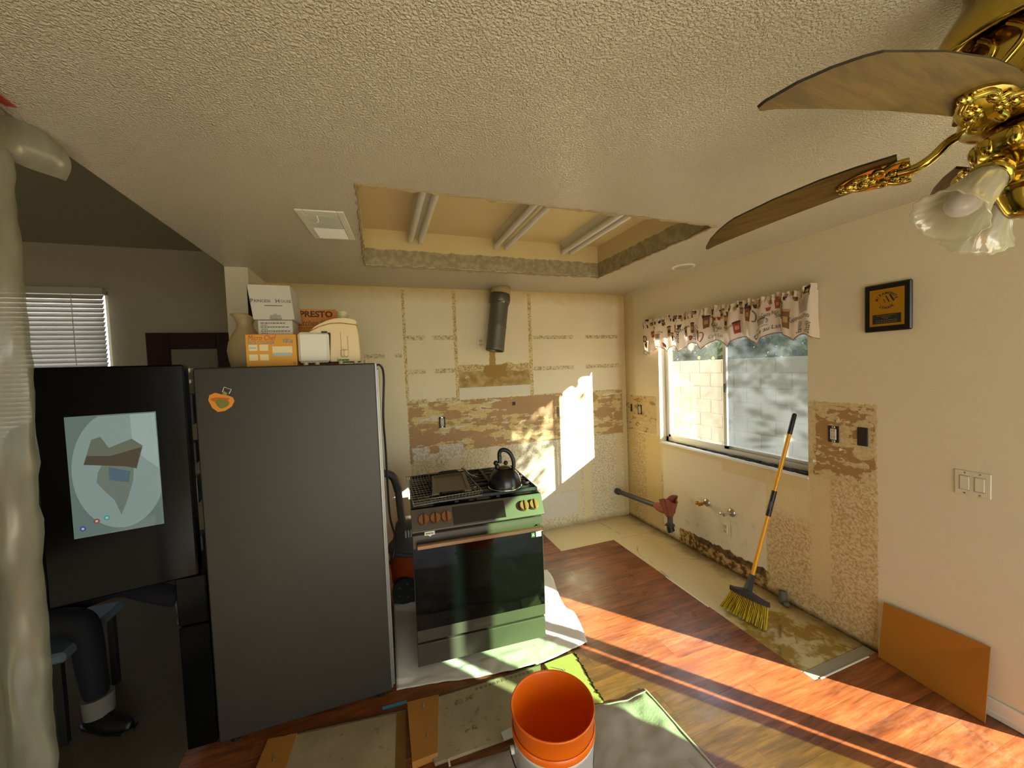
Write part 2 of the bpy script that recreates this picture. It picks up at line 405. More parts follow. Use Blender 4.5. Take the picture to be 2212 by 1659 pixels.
def mat_vinyl():
    g = G('old_vinyl'); X, Y, Z = g.xyz()
    n = g.noise(7, 6, rough=.62); n2 = g.noise(2.6, 4)
    c = g.mix(g.noise(30, 4), '#cdbd92', '#bfae82')
    near = g.ramp(g.math('ADD', Y, g.math('MULTIPLY', g.math('SUBTRACT', n2, .5), .5)), 2.0, 1.8)   # stained end under the old dishwasher
    st = g.ramp(n, .47, .56)
    c = g.mix(g.math('MULTIPLY', near, g.math('SUBTRACT', 1, g.math('MULTIPLY', st, .75))), c, '#8d7128')
    c = g.mix(g.math('MULTIPLY', g.math('MULTIPLY', near, g.ramp(n, .36, .30)), .8), c, '#5f4312')
    edge = g.ramp(g.math('ADD', X, g.math('MULTIPLY', g.math('SUBTRACT', n, .5), .25)), 2.46, 2.57)
    c = g.mix(g.math('MULTIPLY', edge, .75), c, '#6d5427')
    crack = g.ramp(g.voro(1.6, g.map((1, 1.25, 1)), 'DISTANCE_TO_EDGE'), .012, .0)
    c = g.mix(g.math('MULTIPLY', g.math('MULTIPLY', crack, g.ramp(g.noise(9, 4), .48, .6)), .8), c, '#5a4420')
    return g.end(g.bsdf(c, .55, 0, g.bump(n, .15, .004)))

M_back = mat_wall_back(); M_right = mat_wall_right(); M_ceil = mat_ceiling(); M_plank = mat_planks(); M_vinyl = mat_vinyl()
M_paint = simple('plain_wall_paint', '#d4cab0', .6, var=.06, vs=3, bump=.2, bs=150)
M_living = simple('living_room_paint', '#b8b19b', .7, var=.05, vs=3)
M_carpet = simple('tan_carpet', '#5f523e', .95, var=.5, vs=140, bump=.9, bs=220)
M_conc = simple('subfloor_concrete', '#6b4526', .7, var=.2, vs=9)
M_white = simple('white_trim', '#d8d2c0', .45, var=.06, vs=18)
M_gyp = simple('torn_drywall_edge', '#b09a72', .9, var=.4, vs=60, bump=.8, bs=90)
M_alu = simple('pale_window_metal', '#bfc0b8', .35, .3, var=.08, vs=30)
M_dark = simple('blackened_grime', '#17130d', .8, var=.5, vs=40, bump=.6, bs=70)

def glass_mat(name, dirt, tint=(1, 1, 1, 1), dirtcol='#dfe6e6', gl=.06):
    g = G(name)
    tr = g.node('ShaderNodeBsdfTransparent', Color=tint); gs = g.node('ShaderNodeBsdfGlossy', Roughness=.03, Color=(1, 1, 1, 1))
    tl = g.node('ShaderNodeBsdfTranslucent', Color=lin(dirtcol)); df = g.node('ShaderNodeBsdfDiffuse', Color=lin(dirtcol))
    d = g.mixs(.4, tl, df)
    f = g.math('MULTIPLY', g.ramp(g.noise(4, 5), .3, .7, .6, 1.3), dirt)
    return g.end(g.mixs(gl, g.mixs(f, tr, d), gs))
M_glass = glass_mat('dusty_window_glass', .025)
M_glass2 = glass_mat('screened_window_glass', .06, (.48, .51, .53, 1))
M_green = glass_mat('green_tinted_glass', .03, (.50, .72, .50, 1), '#b8d8b0')
M_pale = glass_mat('pale_tinted_glass', .03, (.62, .78, .66, 1), '#cfe0d0')

# ================================================================ shell
fl = struct(MB().box(-.9, R+.14, -3.2, D, -.12, -.012).build('floor', M_conc, world=True))
# laminate planks, laid along x, cut back to the bare vinyl strip
PW, PL = .127, 1.21; rp = random.Random(9)
def plank(x0, x1, y0, y1):
    return MB().box(x0+.0004, x1-.0004, y0+.0004, y1-.0004, -.012, rp.uniform(-.0008, 0)).build('plank', M_plank, fl)
y = -.62; row = 0
full = None
while y < 3.06:
    y1 = min(y+PW, 3.06); off = (row*.47) % PL; x = -.9-off
    xe = 2.06 if y > 1.28 else R
    if y < 1.285 < y1: y1 = 1.285
    while x < xe:
        a, b = max(x, -.9), min(x+PL, xe)
        if b-a > .04: plank(a, b, y, y1)
        x += PL
    y = y1; row += 1
y = 3.06
MB().box(-.9, 1.50, 3.06, D, -.012, 0).build('plank', M_plank, fl)
MB().rbox(1.50, R, 3.06, D-.001, -.012, -.004, .001).build('vinyl_sheet', M_vinyl, fl)
MB().rbox(2.063, R, 1.35, 3.058, -.012, -.004, .001).build('vinyl_sheet', M_vinyl, fl)
MB().rbox(2.063, R-.01, 1.286, 1.348, -.012, -.002, .001).build('edge_strip', simple('grey_edge_strip', '#8f8670', .6, var=.15, vs=14), fl)
MB().rbox(2.10, 2.50, 1.279, 1.287, -.01, .002, .001).build('edge_strip', M_white, fl)
MB().rbox(2.049, 2.062, 1.95, 2.36, -.01, .001, .001).build('edge_strip', M_white, fl)

cp = struct(MB().box(-5.5, -.9, -3.2, 4.6, -.12, -.002).build('carpet_floor', M_carpet, world=True))

struct(MB().box(-.936, R+.14, D, D+.12, -.12, 2.46).build('wall_back', M_back, world=True))
WY0, WY1, WZ0, WZ1 = 1.645, 3.0, .905, 2.05       # kitchen window opening
PY0, PY1, PZ = -.90, .71, 2.06                     # patio door opening
w = MB(); T_ = R+.14
w.box(R, T_, WY1, D+.12, -.12, 2.46); w.box(R, T_, WY0, WY1, -.12, WZ0); w.box(R, T_, WY0, WY1, WZ1, 2.46)
w.box(R, T_, PY1, WY0, -.12, 2.46); w.box(R, T_, PY0, PY1, PZ, 2.46); w.box(R, T_, -3.3, PY0, -.12, 2.46)
struct(w.build('wall_right', M_right, world=True))
# rear wall with a wide gap added for fill light (behind the camera)
w = MB(); w.box(-.9, R, -3.2, -3.06, 2.3, 2.46); w.box(-.9, -.82, -3.2, -3.06, -.12, 2.3); w.box(2.45, R, -3.2, -3.06, -.12, 2.3)
struct(w.build('wall_rear', M_paint, world=True))
MB().box(-.9, R, -3.05, -.62, -.012, -.001).build('bounce_floor', simple('pale_bounce_floor', '#d4d2ca', .5, var=.08, vs=5), fl)  # unseen pale floor, added to bounce sunlight up to the ceiling
# stub wall beside the refrigerator
struct(MB().box(-.936, -.80, 3.075, D, -.12, 2.46).build('wall_stub', M_paint, world=True))
# flat ceiling with the light recess cut out
RX0, RX1, RY0, RY1 = -.045, 1.85, 1.655, 2.87
w = MB(); cx0 = -.93
for q in ((cx0, RX0, -3.2, D), (RX1, R, -3.2, D), (RX0, RX1, -3.2, RY0), (RX0, RX1, RY1, D)): w.box(*q, H, H+.012)
struct(w.build('ceiling', M_ceil, world=True))
g = G('recess_plaster'); X, Y, Z = g.xyz(); nn = g.noise(24, 5)
c = g.mix(g.ramp(g.math('ADD', Z, g.math('MULTIPLY', nn, .03)), 2.575, 2.58), g.mix(g.ramp(nn, .42, .62), '#8f8566', '#a89b78'), g.mix(g.noise(5, 3), '#d8c694', '#cdb985'))
M_rec = g.end(g.bsdf(c, .6, 0, g.bump(nn, .4, .004)))
w = MB(); RZ = 2.70
w.box(RX0-.02, RX0, RY0-.02, RY1+.02, H+.0125, RZ+.02); w.box(RX1, RX1+.02, RY0-.02, RY1+.02, H+.0125, RZ+.02)
w.box(RX0, RX1, RY0-.02, RY0, H+.0125, RZ+.02); w.box(RX0, RX1, RY1, RY1+.02, H+.0125, RZ+.02); w.box(RX0, RX1, RY0, RY1, RZ, RZ+.02)
rec = struct(w.build('ceiling_recess', M_rec, world=True))
# ragged drywall lip round the recess
rr = random.Random(3)
def lip(p0, p1, n):
    p0, p1 = Vector(p0), Vector(p1); mb = MB(); pts = []; d = (p1-p0).normalized(); s = Vector((-d.y, d.x, 0))
    mb.tube([p0 + (p1-p0)*(i/n) + s*rr.uniform(-.006, .006) + Vector((0, 0, rr.uniform(-.004, .004))) for i in range(n+1)], [rr.uniform(.003, .011) for i in range(n+1)], 5)
    return mb.build('torn_edge', M_gyp, rec)
lip((RX0, RY0, H), (RX1, RY0, H), 60); lip((RX1, RY0, H), (RX1, RY1, H), 40); lip((RX1, RY1, H), (RX0, RY1, H), 60); lip((RX0, RY1, H), (RX0, RY0, H), 40)
# living room beyond
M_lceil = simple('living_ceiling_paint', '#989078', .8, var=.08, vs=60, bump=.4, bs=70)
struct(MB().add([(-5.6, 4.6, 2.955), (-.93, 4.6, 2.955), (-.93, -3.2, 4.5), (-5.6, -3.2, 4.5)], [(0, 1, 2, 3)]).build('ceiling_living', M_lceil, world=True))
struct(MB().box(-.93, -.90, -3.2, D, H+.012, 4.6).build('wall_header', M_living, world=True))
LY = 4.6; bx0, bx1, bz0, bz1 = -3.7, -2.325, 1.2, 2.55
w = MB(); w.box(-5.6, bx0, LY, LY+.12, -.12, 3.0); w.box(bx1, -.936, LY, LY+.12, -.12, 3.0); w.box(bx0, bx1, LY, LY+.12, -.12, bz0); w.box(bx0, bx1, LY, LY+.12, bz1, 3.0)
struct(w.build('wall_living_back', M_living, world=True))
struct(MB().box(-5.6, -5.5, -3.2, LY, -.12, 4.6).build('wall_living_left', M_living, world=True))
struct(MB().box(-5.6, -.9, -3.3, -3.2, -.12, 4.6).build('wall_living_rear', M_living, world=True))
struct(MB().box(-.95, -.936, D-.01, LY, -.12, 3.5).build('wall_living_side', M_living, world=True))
# baseboard on the right wall in front of the board
bb = MB(); bb.rbox(R-.014, R, PY1+.02, 1.275, 0, .085, .004); bb.rbox(R-.018, R, PY1+.02, 1.275, 0, .03, .003)
struct(bb.build('baseboard_right', M_white, world=True))

# ---- kitchen window
w1 = struct(bpy.data.objects.new('window_1', None)); COL.objects.link(w1); WM['window_1'] = Matrix()
fx0, fx1 = R+.075, R+.125; my = at(1567, 850, 'x', R+.09).y
mb = MB(); F_ = .028
mb.box(fx0, fx1, WY0, WY0+F_, WZ0, WZ1); mb.box(fx0, fx1, WY1-F_, WY1, WZ0, WZ1); mb.box(fx0, fx1, WY0, WY1, WZ0, WZ0+.05); mb.box(fx0, fx1, WY0, WY1, WZ1-F_, WZ1)
mb.build('window_frame', M_alu, w1)
def sash(y0, y1, x0, x1, gm, rail):
    mb = MB(); z0, z1, t = WZ0+.045, WZ1-.025, rail
    mb.box(x0, x1, y0, y0+t, z0, z1); mb.box(x0, x1, y1-t, y1, z0, z1); mb.box(x0, x1, y0, y1, z0, z0+t*1.1); mb.box(x0, x1, y0, y1, z1-t, z1)
    s_ = mb.build('sash', M_alu, w1)
    MB().box((x0+x1)/2-.002, (x0+x1)/2+.002, y0+t, y1-t, z0+t*1.1, z1-t).build('pane', gm, s_)
    return s_
s1 = sash(my-.02, WY1-F_, fx0+.002, fx0+.022, M_glass, .026)
s2 = sash(WY0+F_, my+.03, fx0+.026, fx0+.046, M_glass2, .026)
z_ = at(1562, 838, 'x', fx0).z
MB().rbox(fx0-.012, fx0+.002, my-.016, my-.002, z_-.035, z_+.035, .003).build('latch', simple('dark_latch', '#4a4440', .4), s1)
mb = MB(); mb.box(R-.004, fx0, WY0, WY1, WZ0-.012, WZ0+.004); mb.build('window_sill', M_white, w1)
rr = random.Random(5); mb = MB()
for i in range(46):
    yy = WY0+.01+(WY1-WY0-.04)*i/45; k = max(.2, 1-(yy-WY0)/1.6)
    mb.rbox(fx0-.05*k-rr.uniform(0, .012), fx0+.001, yy-.02, yy+.025, WZ0+.003, WZ0+.006+rr.uniform(0, .012)*k, .002)
mb.build('track_grime', M_dark, w1)['kind'] = 'stuff'
mb = MB(); mb.rbox(R-.01, R+.004, WY0-.004, WY1+.004, WZ0-.014, WZ0, .003); mb.build('sill_edge', M_white, w1)

# ---- living room window with blinds
w2 = struct(bpy.data.objects.new('window_2', None)); COL.objects.link(w2); WM['window_2'] = Matrix()
mb = MB(); mb.box(bx0, bx0+.04, LY+.04, LY+.09, bz0, bz1); mb.box(bx1-.04, bx1, LY+.04, LY+.09, bz0, bz1); mb.box(bx0, bx1, LY+.04, LY+.09, bz0, bz0+.04); mb.box(bx0, bx1, LY+.04, LY+.09, bz1-.04, bz1); mb.build('window_frame', M_white, w2)
MB().box(bx0+.04, bx1-.04, LY+.06, LY+.064, bz0+.04, bz1-.04).build('pane', glass_mat('living_window_glass', .05), w2)

# ---- patio door on the right wall, beside the camera
d1 = struct(bpy.data.objects.new('door_1', None)); COL.objects.link(d1); WM['door_1'] = Matrix()
M_stile = simple('bronze_door_frame', '#5b5348', .5, .2)
X0, X1 = R+.04, R+.06
for (y0, y1) in ((.046, .173), (-.085, .010), (-.685, -.50), (PY0, -.765)): MB().box(R+.046, R+.054, y0, y1, 0, PZ).build('stile', M_stile, d1)
MB().box(X0+.008, X0+.012, -.50, -.085, .05, PZ-.03).build('pane', M_green, d1)
MB().box(X0+.008, X0+.012, -.765, -.685, 1.13, PZ-.03).build('pane', M_pale, d1); MB().box(X0, X1, -.765, -.685, 0, 1.13).build('kick_panel', M_stile, d1)
MB().box(X0, X1, -.50, -.085, 0, .05).build('rail', M_stile, d1); MB().box(X0, X1, PY0, PY1, PZ-.03, PZ).build('rail', M_stile, d1)

# ================================================================ shared materials
M_black = simple('black_plastic', '#101010', .45)
M_blackm = simple('black_enamel', '#0d0e10', .25, bump=.05, bs=300)
M_iron = simple('cast_iron', '#17171a', .6, bump=.3, bs=400)
M_steel = simple('brushed_steel', '#b6b2aa', .28, 1)
M_dsteel = simple('dark_bronze_steel', '#534b42', .36, .35, var=.06, vs=8)
M_chrome = simple('chrome', '#d8d8d8', .12, 1)
M_brass = simple('polished_brass', '#b89f45', .14, 1)
M_copper = simple('brass_copper', '#b0752f', .3, 1)
M_ivory = simple('ivory_plastic', '#d8cfae', .4)
M_wht = simple('white_plastic', '#dcdacb', .4)
M_ink = simple('black_ink', '#151310', .6)
M_glassblk = simple('oven_black_glass', '#050706', .06, spec=.6)

# ================================================================ refrigerator (door open, pulled out)
FX0, FX1, FY0, FY1, FZ = -.755, -.005, 2.014, 2.915, 1.732
M_fr = simple('charcoal_fridge_side', '#36332b', .42, .25, var=.12, vs=240, bump=.06, bs=500)
M_frg = simple('black_glass_door', '#090a0a', .14, spec=.16)
M_back = simple('fridge_back_metal', '#8d8d88', .4, .6, var=.2, vs=20)
M_liner = simple('fridge_liner', '#4a4b4c', .4)
fr = root('refrigerator', 'tall charcoal refrigerator pulled out from the wall with its near door open', 'refrigerator', (FX0, FY0, 0))
mb = MB(); mb.rbox(FX0, FX1-.002, FY0, FY1, .035, FZ, .006); mb.build('cabinet', M_fr, fr)
mb = MB(); mb.box(FX1-.004, FX1+.004, FY0+.004, FY1-.004, .05, FZ-.004); mb.rbox(FX1+.002, FX1+.014, FY0+.008, FY0+.05, .06, FZ-.03, .003)
bp_ = mb.build('back_panel', M_back, fr)
mb = MB()
for i in range(16): mb.rbox(FX1+.008, FX1+.014, FY0+.014, FY0+.046, .10+i*.1, .14+i*.1, .002)
mb.build('vent_rib', M_wht, bp_)['kind'] = 'stuff'
for (yy, xx) in ((FY0+.05, FX0+.05), (FY0+.05, FX1-.06), (FY1-.05, FX0+.05), (FY1-.05, FX1-.06)): MB().cyl((xx, yy, 0), (xx, yy, .04), .022).build('foot', M_black, fr)
MB().rbox(FX0-.01, FX1-.05, FY0+.02, FY1-.02, .02, .05, .004).build('base_grille', M_black, fr)
for (y0, y1) in ((FY0, (FY0+FY1)/2-.003), ((FY0+FY1)/2+.003, FY1)):
    MB().rbox(FX0-.115, FX0-.006, y0, y1, .045, .60, .005).build('lower_door', M_frg, fr)
    MB().rbox(FX0-.115, FX0-.006, y0, y1, .606, .822, .005).build('middle_drawer', M_frg, fr)
MB().rbox(FX0-.115, FX0-.006, (FY0+FY1)/2+.003, FY1, .83, 1.745, .005).build('far_door', M_frg, fr)
# opened near door, hinge at the near front corner
du = Vector((-.985, -.17, 0)).normalized(); dn = Vector((.17, -.985, 0)).normalized()   # along the door, outward
TD = Matrix((du, dn, Vector((0, 0, 1)))).transposed().to_4x4(); TD.translation = Vector((-.776, 1.99, 0))
dr = MB(TD).rbox(0, .445, -.085, 0, .832, 1.748, .006).build('open_door', M_frg, fr)
mb = MB(TD)
mb.rbox(.006, .439, -.10, -.085, .84, 1.74, .004); mb.build('door_liner', M_liner, dr)
for (z0, z1, mt) in ((1.715, 1.735, M_wht), (1.665, 1.685, M_wht), (1.48, 1.62, M_liner), (1.30, 1.40, M_liner), (1.12, 1.24, M_steel), (.90, .97, M_liner)):
    MB(TD).rbox(-.003, .40, -.19, -.10, z0, z1, .004).build('door_bin', mt, dr)
# display: backlit screen with its weather-like picture and icons, a reflection drawn in
def emit(name, col, st):
    g_ = G(name); em = g_.node('ShaderNodeEmission', Color=lin(col), Strength=st*.5); gl = g_.node('ShaderNodeBsdfGlossy', Roughness=.05, Color=(1, 1, 1, 1))
    return g_.end(g_.mixs(.04, em, gl))
sc = MB(TD).box(.098, .361, 0, .0015, 1.084, 1.557).build('display', emit('screen_teal', '#5d6c66', 1), dr)
def sx(u, v): return (.361-u*.263, 1.084+v*.473)       # u left to right as seen from the kitchen
def spoly(name, pts, col, st, k):
    q = [sx(*p) for p in pts]; MB(TD).add([(a, .0015+k*.0003, b) for a, b in q], [tuple(range(len(q)))]).build(name, emit('screen_'+col[1:], col, st), dr)
def arc(cx, cy, rx, ry, a0, a1, n=24): return [(cx+rx*cos(radians(a0+(a1-a0)*i/n)), cy+ry*sin(radians(a0+(a1-a0)*i/n))) for i in range(n+1)]
circ = [(max(.01, min(.995, x)), max(.01, min(.99, y))) for x, y in arc(.55, .53, .52, .50, 0, 360, 48)][:-1]
spoly('screen_disc', circ, '#7c8d86', 1, 1)
spoly('screen_band', [(.70, .99), (.99, .99), (.99, .5), (.80, .62), (.70, .8)], '#8fa099', 1, 2)
spoly('screen_shape', [(.30, .52), (.28, .44), (.36, .36), (.46, .27), (.52, .14), (.60, .26), (.68, .42), (.70, .54), (.66, .74), (.50, .72), (.40, .64)], '#646f63', 1, 3)
spoly('screen_shape', [(.16, .60), (.26, .80), (.36, .82), (.44, .72), (.70, .78), (.82, .71), (.73, .52), (.60, .55)], '#5f6453', 1, 4)
spoly('screen_shape', [(.16, .60), (.20, .67), (.45, .65), (.66, .68), (.81, .70), (.73, .52), (.60, .55)], '#4a4234', 1, 5)  # brown reflection of the room, drawn as a glowing shape
spoly('screen_shape', [(.42, .45), (.42, .56), (.66, .50), (.63, .41)], '#4c5f68', 1, 6)
for (cx, cy, c) in ((.10, .075, '#3c5078'), (.25, .12, '#8a4338'), (.36, .135, '#3f9080')):
    spoly('screen_icon', arc(cx, cy, .035, .022, 0, 360, 12)[:-1], c, 1, 7); spoly('screen_icon', arc(cx, cy, .016, .010, 0, 360, 10)[:-1], '#9fb4b0', 1, 8)
# pumpkin magnet
mg = root('pumpkin_magnet', 'small orange pumpkin-shaped magnet on the charcoal refrigerator side', 'magnet', (-.653, FY0-.004, 1.575))
c0 = at(479, 869, 'y', FY0); Tm = plane_T((c0.x, FY0-.001, c0.z), (1, 0, 0), (0, 0, 1)); k = .00245
pk = [(-19, 5), (-17, 14), (-8, 18), (2, 14), (10, 12), (18, 8), (20, 1), (15, -9), (4, -16), (-6, -17), (-14, -9)]
MB(Tm).prism([(x*k, y*k) for x, y in pk], -.001, .005).build('pumpkin', simple('orange_enamel', '#d88a1c', .4), mg)
MB(Tm).prism([(x*k*.55+.004, y*k*.5-.006) for x, y in pk], .005, .006).build('leaf_patch', simple('green_patch', '#6f7a28', .5, var=.3, vs=300), mg)
MB(Tm).prism([(x*k*.75-.004, y*k*.25+.012) for x, y in pk], .005, .0058).build('red_patch', simple('red_patch', '#b5541a', .5), mg)
MB(Tm).prism([(.004, .03), (.012, .05), (.024, .04), (.02, .03)], -.001, .004).build('stem', simple('stem_green', '#8a8a3a', .5), mg)
MB(Tm).tube([(.006, .045, .003), (.014, .068, .003), (.040, .055, .003), (.030, .036, .003)], .0022, 6).build('loop', M_steel, mg)
# power cord behind the fridge
mb = MB(); pts = [at(808, 790, 'y', 2.06), at(822, 790, 'y', 2.12), at(829, 815, 'y', 2.16), at(828, 900, 'y', 2.2), at(833, 970, 'y', 2.25), at(838, 1060, 'y', 2.3), at(843, 1120, 'y', 2.32), at(853, 1160, 'y', 2.34), at(850, 1200, 'y', 2.34), at(838, 1222, 'y', 2.3)]
def smooth(pts, n=6):
    out = []; P = [Vector(p) for p in pts]
    for i in range(len(P)-1):
        p0, p1, p2, p3 = P[max(i-1, 0)], P[i], P[i+1], P[min(i+2, len(P)-1)]
        for j in range(n):
            t = j/n; out.append(.5*((2*p1)+(p2-p0)*t+(2*p0-5*p1+4*p2-p3)*t*t+(3*p1-p0-3*p2+p3)*t**3))
    return out+[P[-1]]
tag(mb.tube(smooth(pts), .006, 7).build('power_cord', M_black), 'black power cord hanging down the back of the refrigerator', 'cord')
mb = MB(); tag(mb.tube(smooth([at(813, 800, 'y', 2.04), at(819, 830, 'y', 2.05), at(818, 870, 'y', 2.05), at(822, 930, 'y', 2.05), at(828, 1010, 'y', 2.05)]), .003, 6).build('water_line', simple('blue_tubing', '#2c3f7a', .4)), 'thin blue water line along the back edge of the refrigerator', 'tube')

# ---------------------------------------------------------------- things on top of the refrigerator
M_card = simple('white_card', '#bdb8ab', .7, var=.05, vs=40); M_cardor = simple('orange_card', '#d59a2e', .55, var=.06, vs=20); M_cardor2 = simple('deep_orange_card', '#c8801c', .55, var=.06, vs=20)
M_blueink = simple('grey_blue_ink', '#6f8088', .6); M_red = simple('red_ink', '#b8401e', .6); M_cream_ = simple('cream_print', '#e2d2a0', .6); M_greenink = simple('green_ink', '#1e6a34', .6); M_brownink = simple('brown_ink', '#6b3812', .6)
def face(o, w, h):       # text plane on a front (-y) face, origin lower left
    return plane_T(o, (1, 0, 0), (0, 0, 1))
def pxrect(p0, p1, yv):
    a, b = at(*p0, 'y', yv), at(*p1, 'y', yv); return a.x, b.x, min(a.z, b.z), max(a.z, b.z)
yf = 2.10; bx = pxrect((533, 793), (638, 722), yf); x0, x1 = bx[0], bx[1]; zt = 1.886
rc = root('rice_cooker_box', 'orange printed rice cooker carton at the front of the refrigerator top', 'box', ((x0+x1)/2, 2.2, FZ))
MB().rbox(x0, x1, yf, yf+.20, FZ, zt, .002).build('carton', M_cardor, rc)
Tf = plane_T((x0, yf-.0008, FZ), (1, 0, 0), (0, 0, 1)); wd, ht = x1-x0, zt-FZ
def fr_rect(mb, u0, u1, v0, v1, k=0): mb.add([(u0*wd, v0*ht, k), (u1*wd, v0*ht, k), (u1*wd, v1*ht, k), (u0*wd, v1*ht, k)], [(0, 1, 2, 3)])
M_pbl = simple('pale_blue_print', '#9fb6bc', .6)
for (u0, u1, v0, v1, k_, mt_) in ((.06, .23, .19, .38, 0, M_cream_), (.06, .23, .49, .68, 0, M_cream_), (.27, .44, .19, .38, 0, M_cream_), (.27, .44, .49, .68, 0, M_cream_), (.52, .92, .40, .62, 0, M_cream_), (.53, .90, .32, .42, .0003, M_pbl), (.07, .2, .56, .6, .0003, M_pbl)):
    mb = MB(Tf); fr_rect(mb, u0, u1, v0, v1, k_); mb.build('print', mt_, rc)
mb = MB(Tf); text(mb, 'Micro Chef', Matrix.Translation((.32*wd, .885*ht, 0)), .034, .55*wd, shear=.2); mb.build('lettering', M_red, rc)
mb = MB(Tf); text(mb, 'RICE COOKER', Matrix.Translation((.31*wd, .74*ht, 0)), .022, .52*wd, bold=.0003); mb.build('lettering', M_blueink, rc); mb = MB(Tf); text(mb, '10', Matrix.Translation((.78*wd, .79*ht, 0)), .03, .09*wd, bold=.001); mb.build('lettering', M_blueink, rc); mb = MB(Tf); text(mb, 'Cup', Matrix.Translation((.89*wd, .79*ht, 0)), .026, .11*wd, bold=.0008); mb.build('lettering', M_blueink, rc)
mb = MB(Tf); mb.tube([(.95*wd+.007*cos(a), .08*ht+.007*sin(a), 0) for a in (.3, 2.4, 4.5)], .0012, 5, closed=True); mb.build('recycling_mark', M_brownink, rc)
# two white cartons on it
yp = 2.13
bl = root('white_carton', 'small white carton with three printed lines under the larger white box', 'box', (-.43, 2.2, zt))
a = pxrect((558, 720), (631, 692), yp); MB().rbox(a[0], a[1], yp, yp+.16, zt, a[3], .002).build('carton', M_card, bl)
Tl = plane_T((a[0], yp-.0008, zt), (1, 0, 0), (0, 0, 1)); hl = a[3]-zt; wl_ = a[1]-a[0]; mb = MB(Tl); rt = random.Random(2)
for j, (v, ww) in enumerate(((.80, .72), (.53, .82), (.26, .8))):
    u = .08
    while u < .08+ww:
        l = rt.uniform(.03, .1); mb.box(u*wl_, (u+l)*wl_, v*hl-.0018, v*hl+.0018, 0, .0004); u += l+.02
    mb.box(.09*wl_, .28*wl_, v*hl-.011, v*hl-.009, 0, .0004)
mb.build('printed_line', M_ink, bl)['kind'] = 'stuff'
bu = root('white_gift_box', 'large white gift box with small serif lettering, topmost of the stack', 'box', (-.45, 2.2, a[3]))
z0 = a[3]+.001; q = pxrect((545, 692), (632, 618), yp-.02); xl, xr = q[0], q[1]; zt2 = q[3]; yb = yp-.02
MB().add([(xl+.005, yb, z0), (xr, yb, z0), (xr, yb+.2, z0), (xl+.005, yb+.2, z0), (xl-.012, yb-.006, zt2), (xr-.012, yb-.006, zt2), (xr-.012, yb+.2, zt2), (xl-.012, yb+.2, zt2)], [(3, 2, 1, 0), (4, 5, 6, 7), (0, 1, 5, 4), (1, 2, 6, 5), (2, 3, 7, 6), (3, 0, 4, 7)]).build('carton', M_card, bu)
MB().box(xl-.012, xl-.0105, yb-.0075, yb+.1, z0+.02, zt2).build('open_seam', M_ink, bu)
ex = Vector((1, 0, 0)); ey = Vector((-.012, -.006, zt2-z0)).normalized(); Tb = plane_T(Vector(((xl+xr)/2, yb-.0045, (z0+zt2)/2)), ex, ey)
mb = MB(Tb); 
for t_, x_, y_, s_, w_ in (('P', -.085, .006, .026, None), ('RINCESS', -.042, .005, .018, .066), ('H', .022, .006, .026, None), ('OUSE', .057, .005, .018, .044)):
    mb = MB(Tb); text(mb, t_, Matrix.Translation((x_, y_, 0)), s_, w_); mb.build('lettering', M_ink, bu)
mb = MB(Tb); mb.box(-.036, .04, -.017, -.0145, 0, .0005)
for i, w_ in enumerate((.012, .044, .05, .052, .05)): mb.box(-w_/2+.004, w_/2+.004, -.058-i*.0062, -.056-i*.0062, 0, .0005)
mb.build('printed_line', M_ink, bu)['kind'] = 'stuff'
# orange appliance carton behind the juicer
yk = 2.36; q = pxrect((633, 740), (724, 669), yk); kb = root('orange_appliance_carton', 'deep orange appliance carton with maroon lettering behind the juicer', 'box', ((q[0]+q[1])/2, 2.46, FZ))
MB().rbox(q[0], q[1]+.004, yk, yk+.2, FZ, q[3], .002).build('carton', M_cardor2, kb)
mb = MB(); Tk = plane_T(((q[0]+q[1])/2+.012, yk-.001, q[3]-.028), (1, 0, 0), (0, 0, 1)); text(mb, 'PRESTO', Tk, .045, .165, bold=.0016); mb.build('lettering', simple('maroon_ink', '#4a1418', .6), kb)
mb = MB(); text(mb, 'Kitchen Kettle', Tk @ Matrix.Translation((.0, -.048, 0)), .045, .205, shear=.28); mb.build('lettering', M_brownink, kb)
MB(Tk).box(-.11, .1, -.076, -.074, 0, .0004).build('printed_line', M_brownink, kb)
# juicer
M_jc = simple('aged_cream_plastic', '#d9c493', .35)
yj = 2.11; A = lambda px, py: at(px, py, 'y', yj)
jl, jm, jr = A(645, 785).x, A(713, 785).x, A(777, 785).x; jt = A(713, 717).z
jc = root('juicer', 'cream and white electric juicer on the refrigerator top beside the orange carton', 'juicer', ((jl+jr)/2, 2.2, FZ))
MB().rbox(jl, jm, yj, yj+.15, FZ+.012, jt, .012).build('pulp_bin', M_wht, jc)
jp = lambda L_: [(A(px, py).x, A(px, py).z) for px, py in L_]
prof = [(jm-.001, FZ+.014), (jr+.003, FZ+.012)] + jp([(778, 765), (776, 740), (773, 715), (769, 701), (735, 697), (712, 698), (690, 704), (672, 713), (664, 717.5), (713, 718)])
mb = MB(); T_y = Matrix(((1, 0, 0, 0), (0, 0, -1, yj+.155), (0, 1, 0, 0), (0, 0, 0, 1)))
mb.prism(prof, 0, .145, T=T_y); jb = mb.build('motor_body', M_jc, jc, bevel=.006)
zt3 = A(745, 687).z; lid = jp([(670, 713), (690, 703.5), (712, 697.5), (735, 696.5), (769.5, 700.5), (770, 693), (764, 689), (752, 686.5), (740, 685.5), (720, 687.5), (704, 692), (690, 698.5), (678, 706)])
MB().prism(lid, 0, .15, T=T_y).build('lid', M_jc, jc, bevel=.005)
MB().cyl((A(737, 700).x, yj+.07, zt3-.01), (A(737, 668).x, yj+.07, A(737, 669).z), .028, n=20).build('feed_chute', simple('chute_cream', '#b8ad88', .4), jc)
